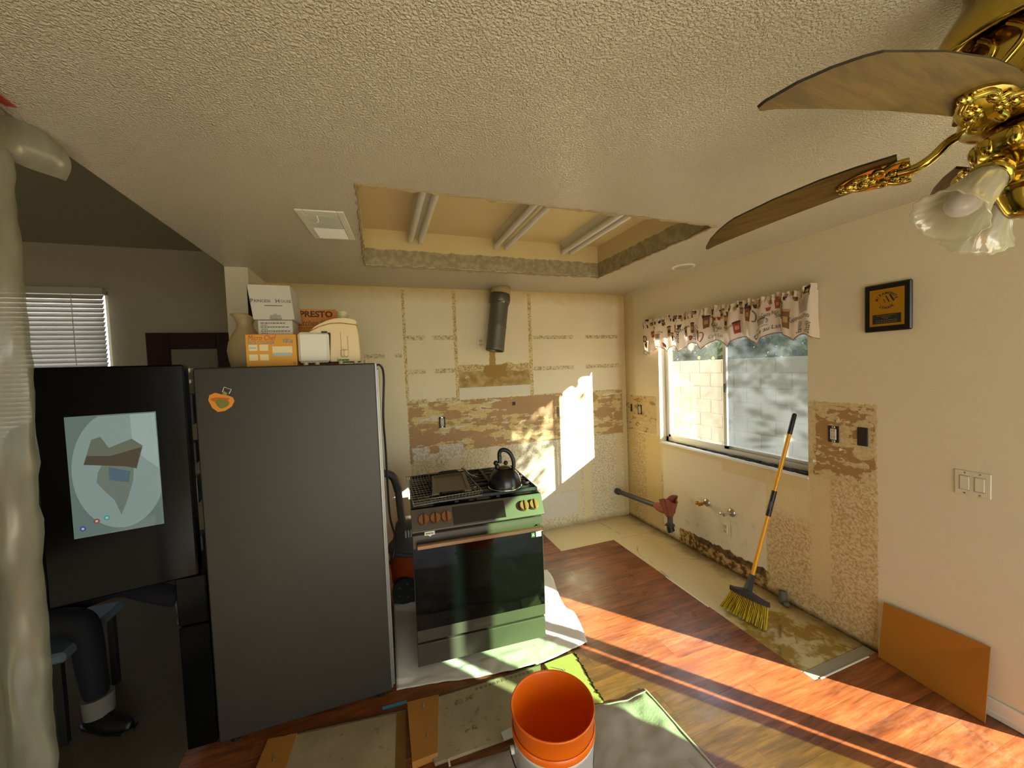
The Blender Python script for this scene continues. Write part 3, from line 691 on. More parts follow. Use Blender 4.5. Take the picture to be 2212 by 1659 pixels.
for sx_ in (.03, .08, .19, .26, .31): MB().cyl((jl+sx_, yj+.02, FZ), (jl+sx_, yj+.02, FZ+.02), .011).build('foot', M_jc, jc)
mb = MB(); mb.box(A(736, 745).x, A(737, 745).x, yj+.008, yj+.0095, FZ+.06, jt); mb.box(A(751, 745).x, A(752, 745).x, yj+.008, yj+.0095, FZ+.06, jt-.02); mb.build('seam', simple('seam_tan', '#8b7c50', .6), jb)  # seams drawn as thin strips darker than the body
kx = A(744.5, 763); mb = MB(); mb.rbox(kx.x-.019, kx.x+.019, yj-.004, yj+.012, kx.z-.02, kx.z+.02, .006); mb.rbox(kx.x-.003, kx.x+.003, yj-.012, yj-.003, kx.z-.014, kx.z+.014, .002); mb.build('dial', M_jc, jc)
mb = MB(); text(mb, 'Juiceman', plane_T((A(741, 776).x, yj+.0085, A(741, 777).z), (1, 0, 0), (0, 0, 1)), .017, .058, bold=.0008); mb.build('lettering', M_greenink, jb)
mb = MB(); mb.rbox(jm-.032, jm-.006, yj-.003, yj+.01, jt-.004, jt+.003, .001); mb.build('latch', M_ink, jc)
# vase
yv = 2.45; q0 = at(530, 712, 'y', yv); sc_ = yv/2.1
va = MB(); vr = [(.055, 0), (.075, .012), (.082, .05), (.088, .10), (.080, .145), (.06, .19), (.040, .225), (.038, .245), (.05, .275), (.066, .295), (.060, .294), (.042, .27), (.03, .245)]
va.lathe([(r*1.0, z) for r, z in vr], 28, T=Matrix.Translation((q0.x, yv, FZ))); va.cyl((q0.x, yv, FZ), (q0.x, yv, FZ+.004), .055)
tag(va.build('vase', simple('cream_ceramic', '#b9a477', .5, var=.08, vs=20)), 'plain cream ceramic vase with flared lip behind the orange rice carton', 'vase')

# ================================================================ range (slightly turned, on a drop cloth)
SRZ = radians(-3.6)
st = root('range', 'slide-in gas range with black oven glass standing on a white drop cloth', 'stove', (.512, 2.088, 0), SRZ)
Ms = frame(st); hw = .378
def SM(): return MB(Ms)
SM().rbox(-hw+.004, hw-.004, .03, .62, .04, .905, .004).build('body', simple('range_side', '#4a4640', .4, .5), st)
for sx_ in (-hw+.05, hw-.05):
    for yy in (.08, .56): SM().cyl((sx_, yy, .002), (sx_, yy, .045), .022).build('foot', M_black, st)
SM().rbox(-hw, hw, .0, .03, .04, .165, .004).build('drawer', M_dsteel, st)
od = SM().rbox(-hw, hw, -.012, .03, .185, .79, .005).build('oven_door', M_dsteel, st)
SM().box(-hw+.004, hw-.004, -.0135, -.011, .255, .715).build('oven_glass', M_glassblk, od)
SM().rbox(-hw+.02, hw-.012, -.062, -.04, .722, .752, .006).build('door_handle', simple('warm_satin_steel', '#a58466', .26, 1), od)
for sx_ in (-hw+.035, hw-.03): SM().rbox(sx_-.012, sx_+.012, -.045, -.01, .726, .748, .003).build('handle_bracket', M_dsteel, od)
mb = SM()
for i in range(9): mb.rbox(-.33+i*.078, -.285+i*.078, -.0005, .031, .797, .8015, .001)
mb.build('vent_slot', M_steel, st)['kind'] = 'stuff'
SM().box(-hw+.003, hw-.003, .004, .03, .79, .815).build('vent_gap', M_ink, st)
mb = SM(); text(mb, 'SAMSUNG', plane_T((0, -.0128, .215), (1, 0, 0), (0, 0, 1)), .024, .115, bold=.0006); mb.build('lettering', simple('faint_logo', '#7a7268', .35, .8), od)
mb = SM(); mb.box(hw-.045, hw-.012, -.0142, -.013, .672, .706); mb.build('sticker', simple('sticker_white', '#cfe0d4', .5), od)
mb = SM()
mb.box(hw-.074, hw-.052, -.0142, -.013, .672, .700); mb.build('sticker', simple('sticker_dark', '#3a4a42', .5), od)
mb = SM(); text(mb, 'A', plane_T((hw-.063, -.0148, .686), (1, 0, 0), (0, 0, 1)), .02); mb.build('lettering', M_wht, od)
# slanted control panel
cpts = [(-.052, .815), (-.056, .822), (.006, .925), (.03, .925), (.03, .812)]
T_x = Matrix(((0, 0, 1, -hw), (1, 0, 0, 0), (0, 1, 0, 0), (0, 0, 0, 1)))
pn = SM().prism(cpts, 0, 2*hw, T=T_x).build('control_panel', M_dsteel, st, bevel=.003)
pe = (Vector((0, .006, .925))-Vector((0, -.056, .822))); pu = pe.normalized(); pN = Vector((0, -pu.z, pu.y)); Lp = pe.length
def P(x, t, o=0): return Vector((x, -.056, .822)) + pu*(t*Lp) + pN*o
TP = Matrix((Vector((1, 0, 0)), pu, pN)).transposed().to_4x4(); TP.translation = Vector((0, -.056, .822))
SM().box(-.155, .145, .012, Lp-.012, .0004, .002, T=TP).build('touch_display', simple('panel_black', '#15120f', .15), pn)
M_knob = simple('bronze_knob', '#8a5f3c', .3, .8)
for kx in (-.312, -.25, -.19, .258, .318):
    kn = SM().cyl(P(kx, .5, 0), P(kx, .5, .018), .031, .029, 24).build('knob', M_knob, st)
    mb = SM(); mb.cyl(P(kx, .5, .018), P(kx, .5, .026), .028, .026, 24); mb.build('knob_face', M_knob, kn)
    SM().rbox(kx-.0045, kx+.0045, .5*Lp-.027, .5*Lp+.027, .024, .033, .003, T=TP).build('knob_grip', simple('knob_grip_dark', '#5c3a20', .3, .8) if kx == -.312 else bpy.data.materials['knob_grip_dark'], kn)
SM().add([(-.312, -.058, .80), (-.258, -.058, .80), (-.258, -.058, .82), (-.312, -.058, .82)], [(0, 1, 2, 3)]).build('warning_label', M_wht, st, thick=.001)
mb = SM(); text(mb, 'Serial No.', plane_T((-.285, -.0595, .81), (1, 0, 0), (0, 0, 1)), .012, .044, bold=.0004); mb.build('lettering', M_ink, st)
SM().add([(-.295, -.058, .80), (-.272, -.058, .80), (-.2835, -.058, .792)], [(0, 1, 2)]).build('label_arrow', M_wht, st, thick=.001)
# cooktop, burners, grates
SM().rbox(-hw, hw, .006, .62, .905, .925, .005).build('cooktop', simple('cooktop_black', '#2b2824', .25, .3), st)
for (bx_, by_, br) in ((-.24, .17, .045), (-.24, .45, .038), (0, .31, .05), (.24, .17, .05), (.24, .45, .035)):
    b = SM().cyl((bx_, by_, .925), (bx_, by_, .936), br, br*.9, 24).build('burner', M_steel, st); SM().cyl((bx_, by_, .936), (bx_, by_, .944), br*.8, br*.7, 24).build('burner_cap', M_iron, b)
for gx in (-.245, 0, .245):
    mb = SM(); w_ = .118
    for xx in (-w_, w_): mb.rbox(gx+xx-.006, gx+xx+.006, .035, .60, .935, .955, .003)
    for yy in (.035, .315, .588): mb.rbox(gx-w_, gx+w_, yy, yy+.012, .935, .955, .003)
    for k_ in range(7): mb.rbox(gx-w_+.008, gx+w_-.008, .075+k_*.073, .083+k_*.073, .945, .958, .002)
    mb.rbox(gx-.005, gx+.005, .04, .60, .943, .956, .002)
    for xx in (-w_, w_):
        for yy in (.04, .59): mb.rbox(gx+xx-.007, gx+xx+.007, yy-.006, yy+.008, .924, .936, .002)
    mb.build('grate', M_iron, st)
# wire cooling rack on the left grates
c = [at(877, 1039, 'z', .968), at(893, 1094, 'z', .968), at(1042, 1069, 'z', .968), at(1004.7, 1028, 'z', .968)]   # back left, front left, front right, back right
c[3] = c[0] + (c[2]-c[1])
wr_ = root('cooling_rack', 'rectangular wire rack lying over the left grates of the range', 'rack', (c[0]+c[2])/2)
M_wire = simple('dull_wire', '#8d8670', .35, .8)
up = Vector((0, 0, .026))
mb = MB(); mb.tube([p+up for p in c], .0024, 6, closed=True); mb.build('rim', M_wire, wr_)
mb = MB()
for i in range(1, 20):
    t = i/20; p, q = c[0].lerp(c[3], t), c[1].lerp(c[2], t); mb.tube([p+up, p, q, q+up], .0013, 5)
for i in range(0, 13):
    t = i/12; p, q = c[0].lerp(c[1], t), c[3].lerp(c[2], t); mb.tube([p+up, p, q, q+up], .0013, 5)
mb.build('wire_mesh', M_wire, wr_)['kind'] = 'stuff'
# griddle on the rack
gz = .985; gc = [at(933, 1031, 'z', gz), at(934, 1071, 'z', gz), at(1018.4, 1061, 'z', gz), at(1003, 1022, 'z', gz)]
gr = root('griddle', 'grey rectangular griddle plate with two raised end handles on the wire rack', 'pan', (sum((p for p in gc), Vector())/4)-Vector((0, 0, .013)))
M_grd = simple('warm_grey_nonstick', '#564c3c', .38, .2)
def bil(u, v): return gc[0].lerp(gc[3], u).lerp(gc[1].lerp(gc[2], u), v)
mb = MB()
def gf(u, v):
    p = bil(u, v); e_ = min(u, 1-u, v, 1-v); return p + Vector((0, 0, .006 if e_ < .02 else (.004 if e_ < .08 else -.004)))
us = [0, .015, .08, .11, .5, .89, .92, .985, 1]
n9 = len(us); vs_ = [gf(us[i], us[j]) for j in range(n9) for i in range(n9)]
mb.add(vs_, [(j*n9+i, j*n9+i+1, (j+1)*n9+i+1, (j+1)*n9+i) for j in range(n9-1) for i in range(n9-1)]); mb.build('plate', M_grd, gr, thick=.005)
for v0, sgn in ((0, -1), (1, 1)):
    mb = MB(); a_, b_ = bil(.18, v0), bil(.82, v0); o = (bil(.5, v0)-bil(.5, 1-v0)).normalized()
    pts = [a_+Vector((0, 0, .004)), a_+o*.012+Vector((0, 0, .016)), a_.lerp(b_, .12)+o*.03+Vector((0, 0, .022)), a_.lerp(b_, .88)+o*.03+Vector((0, 0, .022)), b_+o*.012+Vector((0, 0, .016)), b_+Vector((0, 0, .004))]
    base = [a_.lerp(b_, t)+Vector((0, 0, .003)) for t in (0, .04, .2, .8, .96, 1)]
    mb.add(pts+base, [(i, i+1, i+7, i+6) for i in range(5)]); mb.build('handle', simple('griddle_handle_black', '#1b1916', .4) if v0 == 0 else bpy.data.materials['griddle_handle_black'], gr, thick=.006)
# kettle
kc = at(1091, 1052, 'z', .958); kc.z = .959
kt = root('kettle', 'black dome kettle with arched handle on the right grates', 'kettle', kc); Tk_ = Matrix.Translation(kc)
prof = [(.0, .0), (.085, .0), (.098, .006), (.1, .014), (.099, .03), (.094, .055), (.083, .08), (.068, .1), (.05, .114), (.04, .119)]
MB().lathe(prof, 36, T=Tk_).build('body', M_blackm, kt)
MB().lathe([(.098, .003), (.103, .004), (.103, .009), (.098, .010)], 36, T=Tk_).build('base_ring', M_chrome, kt)
MB().lathe([(.041, .117), (.036, .124), (.02, .129), (0, .130)], 24, T=Tk_).build('lid', simple('tan_reflecting_lid', '#6b5a38', .25, .6), kt)
hx = Vector((.94, -.34, 0))
mb = MB(Tk_); arcp = [hx*.055+Vector((0, 0, .10)), hx*.058+Vector((0, 0, .15)), hx*.045+Vector((0, 0, .195)), hx*.02+Vector((0, 0, .222)), hx*-.008+Vector((0, 0, .228)), hx*-.024+Vector((0, 0, .214)), hx*-.028+Vector((0, 0, .185)), hx*-.026+Vector((0, 0, .15))]
mb.tube(smooth(arcp, 4), [.0135-.005*abs(i/28-.5) for i in range(29)], 10); mb.build('handle', M_black, kt)
mb = MB(Tk_); mb.rbox(-.036, -.014, -.006, .012, .148, .196, .004); mb.build('handle_bracket', M_black, kt)
mb = MB(Tk_); mb.cyl(hx*-.03+Vector((0, 0, .10)), hx*-.045+Vector((0, 0, .135)), .017, .015, 14); mb.sphere(hx*-.05+Vector((0, 0, .148)), .016, 12); mb.build('spout', M_black, kt)
MB(Tk_).sphere(Vector((.006, -.012, .15)), .014, 12).build('spout_lever', M_black, kt)
# silver serving spoon
mb = MB(); sp = smooth([at(1000, 1011, 'z', 1.0), at(1006, 1016, 'z', .99), at(1012, 1023, 'z', .972), at(1022, 1029, 'z', .966)]); mb.tube(sp, [.004+.004*(1-i/len(sp)) for i in range(len(sp))], 6); mb.sphere(sp[0], .012, 10, (1, .5, .8))
mb.tube(smooth([at(1012, 1023, 'z', .975), at(1020, 1026, 'z', .982), at(1030, 1030, 'z', .966)]), .003, 6)
tag(mb.build('serving_spoon', M_chrome), 'shiny metal spoon lying at the back of the range beside the griddle', 'spoon')

# ================================================================ behind the refrigerator: wet-dry vacuum
M_vor = simple('orange_tank', '#b5471a', .45, var=.1, vs=12); M_vgr = simple('grey_vacuum_plastic', '#55524c', .5)
vo = Vector((.185, 2.985, 0)); vc = root('shop_vacuum', 'orange and grey wet dry vacuum behind the refrigerator beside the range', 'vacuum cleaner', vo); Tv = Matrix.Translation(vo)
MB().lathe([(0, .08), (.145, .08), (.155, .10), (.165, .30), (.168, .33)], 28, T=Tv).build('tank', M_vor, vc)
MB().lathe([(.172, .33), (.178, .345), (.17, .37), (.14, .40), (.12, .46), (.11, .53), (.09, .545), (0, .55)], 28, T=Tv).build('lid', M_vgr, vc)
mb = MB(Tv); 
for i in range(7): mb.rbox(-.05+i*.02, -.04+i*.02, -.122, -.105, .46, .51, .002)
mb.build('air_vent', M_wht, vc)['kind'] = 'stuff'
MB(Tv).cyl((-.07, -.15, .095), (-.07, -.18, .095), .092, n=24).build('wheel', M_black, vc)
MB(Tv).cyl((.09, -.14, .095), (.09, -.17, .095), .092, n=24).build('wheel', M_black, vc)
MB(Tv).cyl((.0, .13, .09), (.0, .16, .09), .085, n=24).build('wheel', M_black, vc)
mb = MB(Tv); 
for i in range(5):
    a_ = i*2*pi/5; mb.rbox(-.07+.05*cos(a_)-.008, -.07+.05*cos(a_)+.008, -.184, -.178, .10+.05*sin(a_)-.004, .10+.05*sin(a_)+.004, .001)
mb.build('wheel_slot', M_vgr, vc)['kind'] = 'stuff'
hp = smooth([at(822, 1022, 'y', 2.95), at(838, 1024, 'y', 2.95), at(850, 1032, 'y', 2.95), at(857, 1050, 'y', 2.95), at(860, 1060, 'y', 2.95)], 14)
MB().tube(hp, [.026+(.004 if i % 2 else 0) for i in range(len(hp))], 12).build('hose', simple('hose_grey', '#3c3a34', .5), vc)
MB().tube([at(860, 1058, 'y', 2.95), at(866, 1110, 'y', 2.95), at(871, 1145, 'y', 2.95), at(873, 1190, 'y', 2.95)], [.026, .027, .03, .036], 14).build('wand', simple('wand_grey', '#4b463e', .5), vc)
MB(Tv).tube(smooth([(-.12, -.14, .36), (0, -.19, .35), (.12, -.17, .37), (.16, -.06, .42)]), .013, 8).build('carry_handle', M_vgr, vc)

# ================================================================ right wall: valance, plaque, switch, outlets, plumbing
M_fab = G('valance_cotton'); _f = M_fab
_d = _f.node('ShaderNodeBsdfDiffuse', Color=lin('#d9c9b6')); _t = _f.node('ShaderNodeBsdfTranslucent', Color=lin('#d9c9b6'))
M_fab = _f.end(_f.mixs(.18, _d, _t))
VY0, VY1, VX = 3.165, 1.575, R-.062
lows = [0, .075, .215, .325, .475, .625, .77, .93, 1.0]
rv = random.Random(11); ph = [rv.uniform(0, 6.28) for _ in range(8)]
def vpleat(u, v):
    hi = max(0, 1-v/.22)                      # tight gathers on the rod
    a = .012*hi*(sin(265*u+ph[0]+2*sin(23*u))+.6*sin(413*u+ph[1]))
    b = (.006+.02*v)*(sin(2*pi*7*u+ph[2]+1.3*sin(5*u))*.6+.5*sin(2*pi*12*u+ph[3])+.25*sin(2*pi*21*u+ph[4]))
    return a+b
def vbot(u):
    for a, b in zip(lows, lows[1:]):
        if a <= u <= b:
            t = (u-a)/(b-a); return .065*sin(pi*t)**.8*min(1, (b-a)/.12)
    return 0
def VS(u, v, o=0):
    y_ = VY0+(VY1-VY0)*u; ztop = 2.105+.012*sin(70*u+ph[5])*sin(31*u)+(.02 if u > .97 else 0)
    zb = 1.765+.022*u+vbot(u); z_ = ztop+(zb-ztop)*v
    edge = max(0, 1-min(u, 1-u)/.006)
    xx = VX-vpleat(u, v)-o - .012*sin(pi*min(1, v))+.055*edge**2
    if .1 < v < .2: xx -= .006
    return Vector((xx, y_, z_))
val = root('valance', 'gathered white curtain valance printed with coffee cups over the kitchen window', 'valance', (R, (VY0+VY1)/2, 1.77))
MB().grid(lambda u, v: VS(u, v), 560, 28).build('fabric', M_fab, val)
MB().cyl((VX+.012, VY1+.01, 2.075), (VX+.012, VY0-.01, 2.075), .008).build('rod', M_wht, val)
mb = MB(); mb.rbox(VX, R, VY1+.005, VY1+.02, 2.06, 2.09, .003); mb.build('rod_bracket', M_wht, val)
mb = MB(); mb.rbox(VX, R, VY0-.02, VY0-.005, 2.06, 2.09, .003); mb.build('rod_bracket', M_wht, val)
MB().tube([VS(i/160, .995, .001) for i in range(161)], .0028, 5).build('hem', simple('hem_brown', '#8a5a48', .8), val)
P_dark, P_brown, P_red, P_grey, P_tan = [simple('print_'+n, c, .85) for n, c in (('dark', '#3b2a22'), ('brown', '#7a5436'), ('red', '#9c3f36'), ('grey', '#9b938a'), ('tan', '#b08a5c'))]
VLY, VLZ = VY0-VY1, .33
def vmap(u0, v0, pts, o): return [VS(u0+p[0]/VLY, v0-p[1]/VLZ, o) for p in pts]
def vquad(name, u0, v0, w_, h_, mt, o=.002, taper=0):
    MB().grid(lambda a, b: VS(u0+((a-.5)*w_*(1-taper*(1-b)))/VLY, v0-((b-.5)*h_)/VLZ, o), 5, 5).build(name, mt, val)
def vtext(s_, u0, v0, size, mt, rot=0, shear=0, width=None):
    v, f = text_mesh(s_, size*1.25, shear=shear)
    if width:
        width *= 1.15
        k_ = width/(max(p.x for p in v)-min(p.x for p in v)); v = [Vector((p.x*k_, p.y, 0)) for p in v]
    c_, s2 = cos(rot), sin(rot)
    mb = MB(); mb.add(vmap(u0, v0, [(p.x*c_-p.y*s2, p.x*s2+p.y*c_) for p in v], .0035), f); mb.build('lettering', mt, val)
def vring(u0, v0, r, mt, th=.004, a0=-80, a1=80):
    n_ = 10; o_ = [(r*cos(radians(a0+(a1-a0)*i/n_)), r*1.2*sin(radians(a0+(a1-a0)*i/n_))) for i in range(n_+1)]
    MB().tube(vmap(u0, v0, o_, .003), th, 5).build('cup_handle', mt, val)
def vcup(u0, v0, w_, h_, mt, lidm=None, hand=True):
    vquad('cup_print', u0, v0, w_, h_, mt, .002, .25)
    if lidm: vquad('cup_lid_print', u0, v0-h_*.55/VLZ, w_*1.12, h_*.14, lidm, .003)
    vquad('cup_band_print', u0, v0, w_*.55, h_*.35, P_tan if mt is not P_tan else P_dark, .0032, .1)
    if hand: vring(u0+w_*.55/VLY, v0, h_*.32, mt)
for args in ((.035, .62, .03, .06, P_dark, None, True), (.105, .5, .035, .05, P_red, P_grey, False), (.245, .52, .03, .075, P_tan, P_dark, False), (.30, .45, .02, .06, P_red, P_grey, False), (.505, .40, .05, .085, P_brown, P_dark, True), (.455, .70, .036, .085, P_red, None, True),
             (.735, .40, .045, .09, P_brown, P_dark, True), (.675, .71, .036, .08, P_red, P_dark, False), (.905, .62, .044, .105, P_brown, P_tan, False), (.625, .45, .03, .08, P_tan, P_brown, False), (.16, .63, .05, .04, P_grey, P_tan, False), (.365, .6, .03, .08, P_tan, None, False), (.42, .55, .025, .08, P_brown, P_dark, False),
             (.205, .86, .05, .03, P_red, None, False), (.40, .84, .05, .04, P_red, None, False), (.30, .80, .03, .045, P_grey, P_red, False), (.55, .68, .04, .05, P_grey, P_dark, True), (.972, .36, .05, .085, P_grey, P_tan, False), (.985, .12, .03, .05, P_dark, None, False), (.055, .80, .035, .05, P_tan, P_dark, False), (.27, .72, .035, .07, P_tan, P_brown, False), (.60, .25, .03, .06, P_tan, P_dark, False), (.70, .27, .03, .05, P_brown, None, False), (.865, .28, .035, .06, P_red, None, False)): vcup(args[0], args[1], args[2]*1.2, args[3]*1.2, *args[4:])
vcup(.80, .62, .055, .045, P_grey, P_dark, True); vquad('saucer_print', .80, .73, .085, .008, P_grey, .003)
for u0, v0 in ((.56, .40), (.585, .36), (.83, .34), (.12, .33), (.33, .34)): vquad('coffee_bean_print', u0, v0, .035, .03, P_red if u0 > .5 else P_dark, .003, .4)
vtext('espresso', .888, .42, .05, P_dark, -pi/2, width=.115); vtext('Espresso', .325, .60, .04, P_dark, -pi/2, width=.11)
vtext('Cappuccino', .955, .60, .036, P_dark, .05, width=.105); vtext('Double', .985, .83, .03, P_dark, pi/2*.92, .2, .07); vtext('Espresso', .955, .82, .03, P_dark, pi/2*.92, .2, .07)
vtext('Cafe au Lait', .815, .84, .04, P_dark, .08, .3, .15); vtext('Cafe au Lait', .555, .84, .034, P_brown, .04, .3, .13)
vtext('Costa Rica', .835, .47, .036, P_dark, .04, width=.085); vtext('Cup', .80, .50, .03, P_dark, 0, .2); vtext('Ca Rica', .553, .52, .034, P_dark, 0, width=.07); vtext('Stir', .585, .62, .034, P_dark); vtext('Stir', .87, .56, .034, P_dark)
vtext('Cappuccino', .645, .59, .03, P_dark, .05, width=.085); vtext('instant', .365, .47, .034, P_dark, 0); vtext('Double', .43, .70, .034, P_dark, pi/2*.95, .3); vtext('Cafe', .10, .72, .028, P_grey); vtext('Latte', .17, .48, .03, P_brown, 0, .2); vtext('coffee', .44, .46, .028, P_brown)
rv = random.Random(4)
for i in range(80): vquad('ruffle_print', rv.uniform(.02, .98), rv.uniform(.05, .24), rv.uniform(.012, .03), .03, rv.choice((P_dark, P_brown, P_tan, P_dark)), .002, .3)

# award plaque
TLp, TRp, BRp, BLp = Vector((R, 1.341, 2.056)), Vector((R, 1.142, 2.054)), Vector((R, 1.138, 1.802)), Vector((R, 1.337, 1.80))
pq = root('award_plaque', 'black wooden award plaque with gold plate hanging on the right wall', 'plaque', (R, 1.24, 1.80))
Tq = plane_T((R, 1.2395, 1.928), (0, -1, 0), (0, 0, 1)); pw, phh = .1985, .254
MB(Tq).rbox(-pw/2, pw/2, -phh/2, phh/2, 0, .018, .006).build('board', simple('black_lacquer', '#0c0a09', .3), pq)
mb = MB(Tq); mb.box(-.073, .073, -.098, .098, .018, .0195); mb.build('gold_plate', simple('brushed_gold', '#b8861c', .38, .55), pq)
MB(Tq).box(-.060, .060, -.086, -.036, .0195, .0203).build('name_plate', M_ink, pq)
def arc_text(word, cx, cy, r, a0, a1, size, inward=False):
    n_ = len(word)
    for i, ch in enumerate(word):
        a = radians(a0+(a1-a0)*i/(n_-1)); T = Matrix.Translation((cx+r*cos(a), cy+r*.95*sin(a), .0199)) @ Matrix.Rotation(a-pi/2+(pi if inward else 0), 4, 'Z')
        mb = MB(Tq); text(mb, ch, T, size, bold=.0006); mb.build('letter', M_ink, pq)
arc_text('MIRAMONTE', 0, .036, .041, 168, 12, .0165); arc_text('LEAGUE', 0, .036, .041, 232, 308, .0155, True)
MB(Tq).tube([(.032*cos(2*pi*i/40), .036+.030*sin(2*pi*i/40), .0196) for i in range(40)], .0004, 4, closed=True).build('emblem_ring', M_ink, pq)
for (xa, za, xb, zb, w_) in ((-.013, .044, -.004, .024, .0012), (-.003, .060, .012, .026, .0022), (.014, .064, .031, .030, .0036)):
    MB(Tq).add([(xa-w_, za, .0199), (xa+w_*1.2, za+.002, .0199), (xb+w_, zb, .0199), (xb-w_, zb-.001, .0199)], [(0, 1, 2, 3)]).build('emblem_bar', M_ink, pq)
rt = random.Random(8)
for i, (w_, z_) in enumerate(((.085, -.043), (.04, -.052), (.022, -.060), (.085, -.069), (.09, -.079))):
    mb = MB(Tq); u = -w_/2
    while u < w_/2: l = rt.uniform(.004, .012); mb.box(u, min(u+l, w_/2), z_-.0012, z_+.0012, .0203, .0206); u += l+.0025
    o_ = mb.build('engraved_line', simple('engraved_gold', '#8a7440', .5) if i == 0 else bpy.data.materials['engraved_gold'], pq); o_['kind'] = 'stuff'

# light switch
Tsw = plane_T((R, .930, 1.0595), (0, -1, 0), (0, 0, 1))
sw = root('light_switch', 'white double rocker light switch plate on the right wall below the plaque', 'light switch', (R, .93, 1.0))
M_swp = simple('switch_white', '#cfc6ae', .35)
MB(Tsw).rbox(-.058, .058, -.058, .058, 0, .006, .003).build('plate', M_swp, sw)
for cx in (-.024, .024):
    MB(Tsw).rbox(cx-.018, cx+.018, -.035, .035, .004, .0075, .001).build('rocker_frame', simple('switch_tan', '#a39a80', .5) if cx < 0 else bpy.data.materials['switch_tan'], sw)  # frame round each rocker, a darker tan than the plate
    MB(Tsw).rbox(cx-.0155, cx+.0155, -.032, .032, .005, .0095, .002).build('rocker', M_swp, sw)
    for cz_ in (-.048, .048): MB(Tsw).cyl((cx, cz_, .005), (cx, cz_, .0072), .0032, n=10).build('screw', M_steel, sw)

# outlets
def outlet(T, label, plate=False, box=True, group=None, name='wall_outlet', recess=True):
    o = root(name, label, 'outlet', T.translation)
    if box:
        MB(T).rbox(-.029, .029, -.05, .05, -.002, .002, .001).build('box_opening', M_ink, o)
    if plate: MB(T).rbox(-.035, .035, -.057, .057, 0, .005, .003).build('cover_plate', M_ivory, o)
    z_ = .005 if plate else .0
    s_ = MB(T); s_.rbox(-.0165, .0165, -.034, .034, z_-.002, z_+.006, .003); d_ = s_.build('receptacle', M_ivory if plate else simple('bare_receptacle', '#bdb49c', .4) if 'bare_receptacle' not in bpy.data.materials else bpy.data.materials['bare_receptacle'], o)
    for cz_ in (-.019, .019):
        MB(T).cyl((0, cz_, z_+.005), (0, cz_, z_+.0085), .0145, n=16).build('socket_face', bpy.data.materials.get('bare_receptacle') or M_ivory, d_)
        for sx2 in (-.006, .006): MB(T).box(sx2-.0012, sx2+.0012, cz_-.002, cz_+.006, z_+.0085, z_+.009).build('slot', M_ink, d_)
    if not plate:
        for cz_ in (-.043, .043): MB(T).rbox(-.009, .009, cz_-.006, cz_+.006, -.001, .003, .001).build('mounting_ear', M_steel, o)
    return o
def TR_(y_, z_): return plane_T((R-.003, y_, z_), (0, -1, 0), (0, 0, 1))
def TB_(x_, z_): return plane_T((x_, D-.003, z_), (1, 0, 0), (0, 0, 1))
outlet(TB_(.547, 1.205), 'bare duplex outlet in the torn band of the back wall above the range')
outlet(TR_(1.500, 1.207), 'bare duplex outlet in the torn patch right of the kitchen window')
outlet(TR_(3.296, 1.197), 'uncovered outlet on the right wall close to the room corner, second from the corner')
outlet(TR_(2.262, .325), 'ivory covered duplex outlet low on the right wall below the water valves', True, False)
outlet(TB_(.945, 1.935), 'cream covered outlet on the back wall beside the exhaust duct', True, False)
hb = MB(TR_(1.352, 1.217)); hb.rbox(-.027, .024, -.056, .05, -.002, .004, .003); tag(hb.build('junction_box', M_ink), 'empty black junction box hole in the torn patch right of the window', 'junction box')
hb = MB(TR_(3.435, 1.205)); hb.rbox(-.012, .012, -.04, .04, -.002, .005, .002); tag(hb.build('junction_box', M_ink), 'narrow dark switch box opening nearest the room corner on the right wall', 'junction box')
hb = MB(TB_(1.745, 1.215)); hb.rbox(-.012, .012, -.05, .05, -.002, .005, .002); tag(hb.build('junction_box', simple('grey_box', '#6d6044', .6)), 'narrow junction box opening in the sunlit part of the back wall', 'junction box')
hb = MB(TB_(1.262, 1.335)); hb.rbox(-.014, .014, -.02, .014, -.002, .004, .001); tag(hb.build('junction_box', M_ink), 'tiny square dark hole near the top of the torn band above the kettle', 'junction box')

# torn paper curls on the walls (each a small lifted flap)
M_flap = simple('paper_flap', '#d8cbaa', .8, var=.1, vs=60)
rq = random.Random(21)
def flaps(T, spots, owner):
    for (a_, b_, s_) in spots:
        ang = rq.uniform(0, 6.28); ca, sa = cos(ang)*s_, sin(ang)*s_
        def fn(u, v):
            p = u*1.0; q = (v-.5)*(.5+.4*sin(5*u+ang)); lift = .45*u*u*s_
            return Vector((a_+p*ca-q*sa*.7, b_+p*sa+q*ca*.7, .001+lift))
        MB(T).grid(fn, 4, 3).build('paper_flap', M_flap, owner)
WB, WR = bpy.data.objects['wall_back'], bpy.data.objects['wall_right']; WM['wall_back'] = Matrix(); WM['wall_right'] = Matrix()
flaps(plane_T((0, D, 0), (1, 0, 0), (0, 0, 1)), [(rq.uniform(.28, .72), rq.uniform(.87, .96), rq.uniform(.03, .055)) for _ in range(12)] + [(2.40, 1.14, .05), (2.43, 1.10, .045), (2.46, 1.28, .04), (.79, 1.6, .035), (.80, 1.62, .03), (1.17, 1.18, .035), (2.44, 1.33, .03), (1.07, .98, .04)], WB)
flaps(plane_T((R, 0, 0), (0, -1, 0), (0, 0, 1)), [(-3.25, 1.06, .04), (-3.3, 1.02, .035), (-3.2, 1.05, .03), (-3.27, 1.28, .03), (-1.60, 1.07, .035), (-1.61, 1.0, .03), (-1.47, 1.31, .03), (-1.43, 1.29, .025), (-1.44, 1.12, .025), (-1.58, 1.02, .03)], WR)

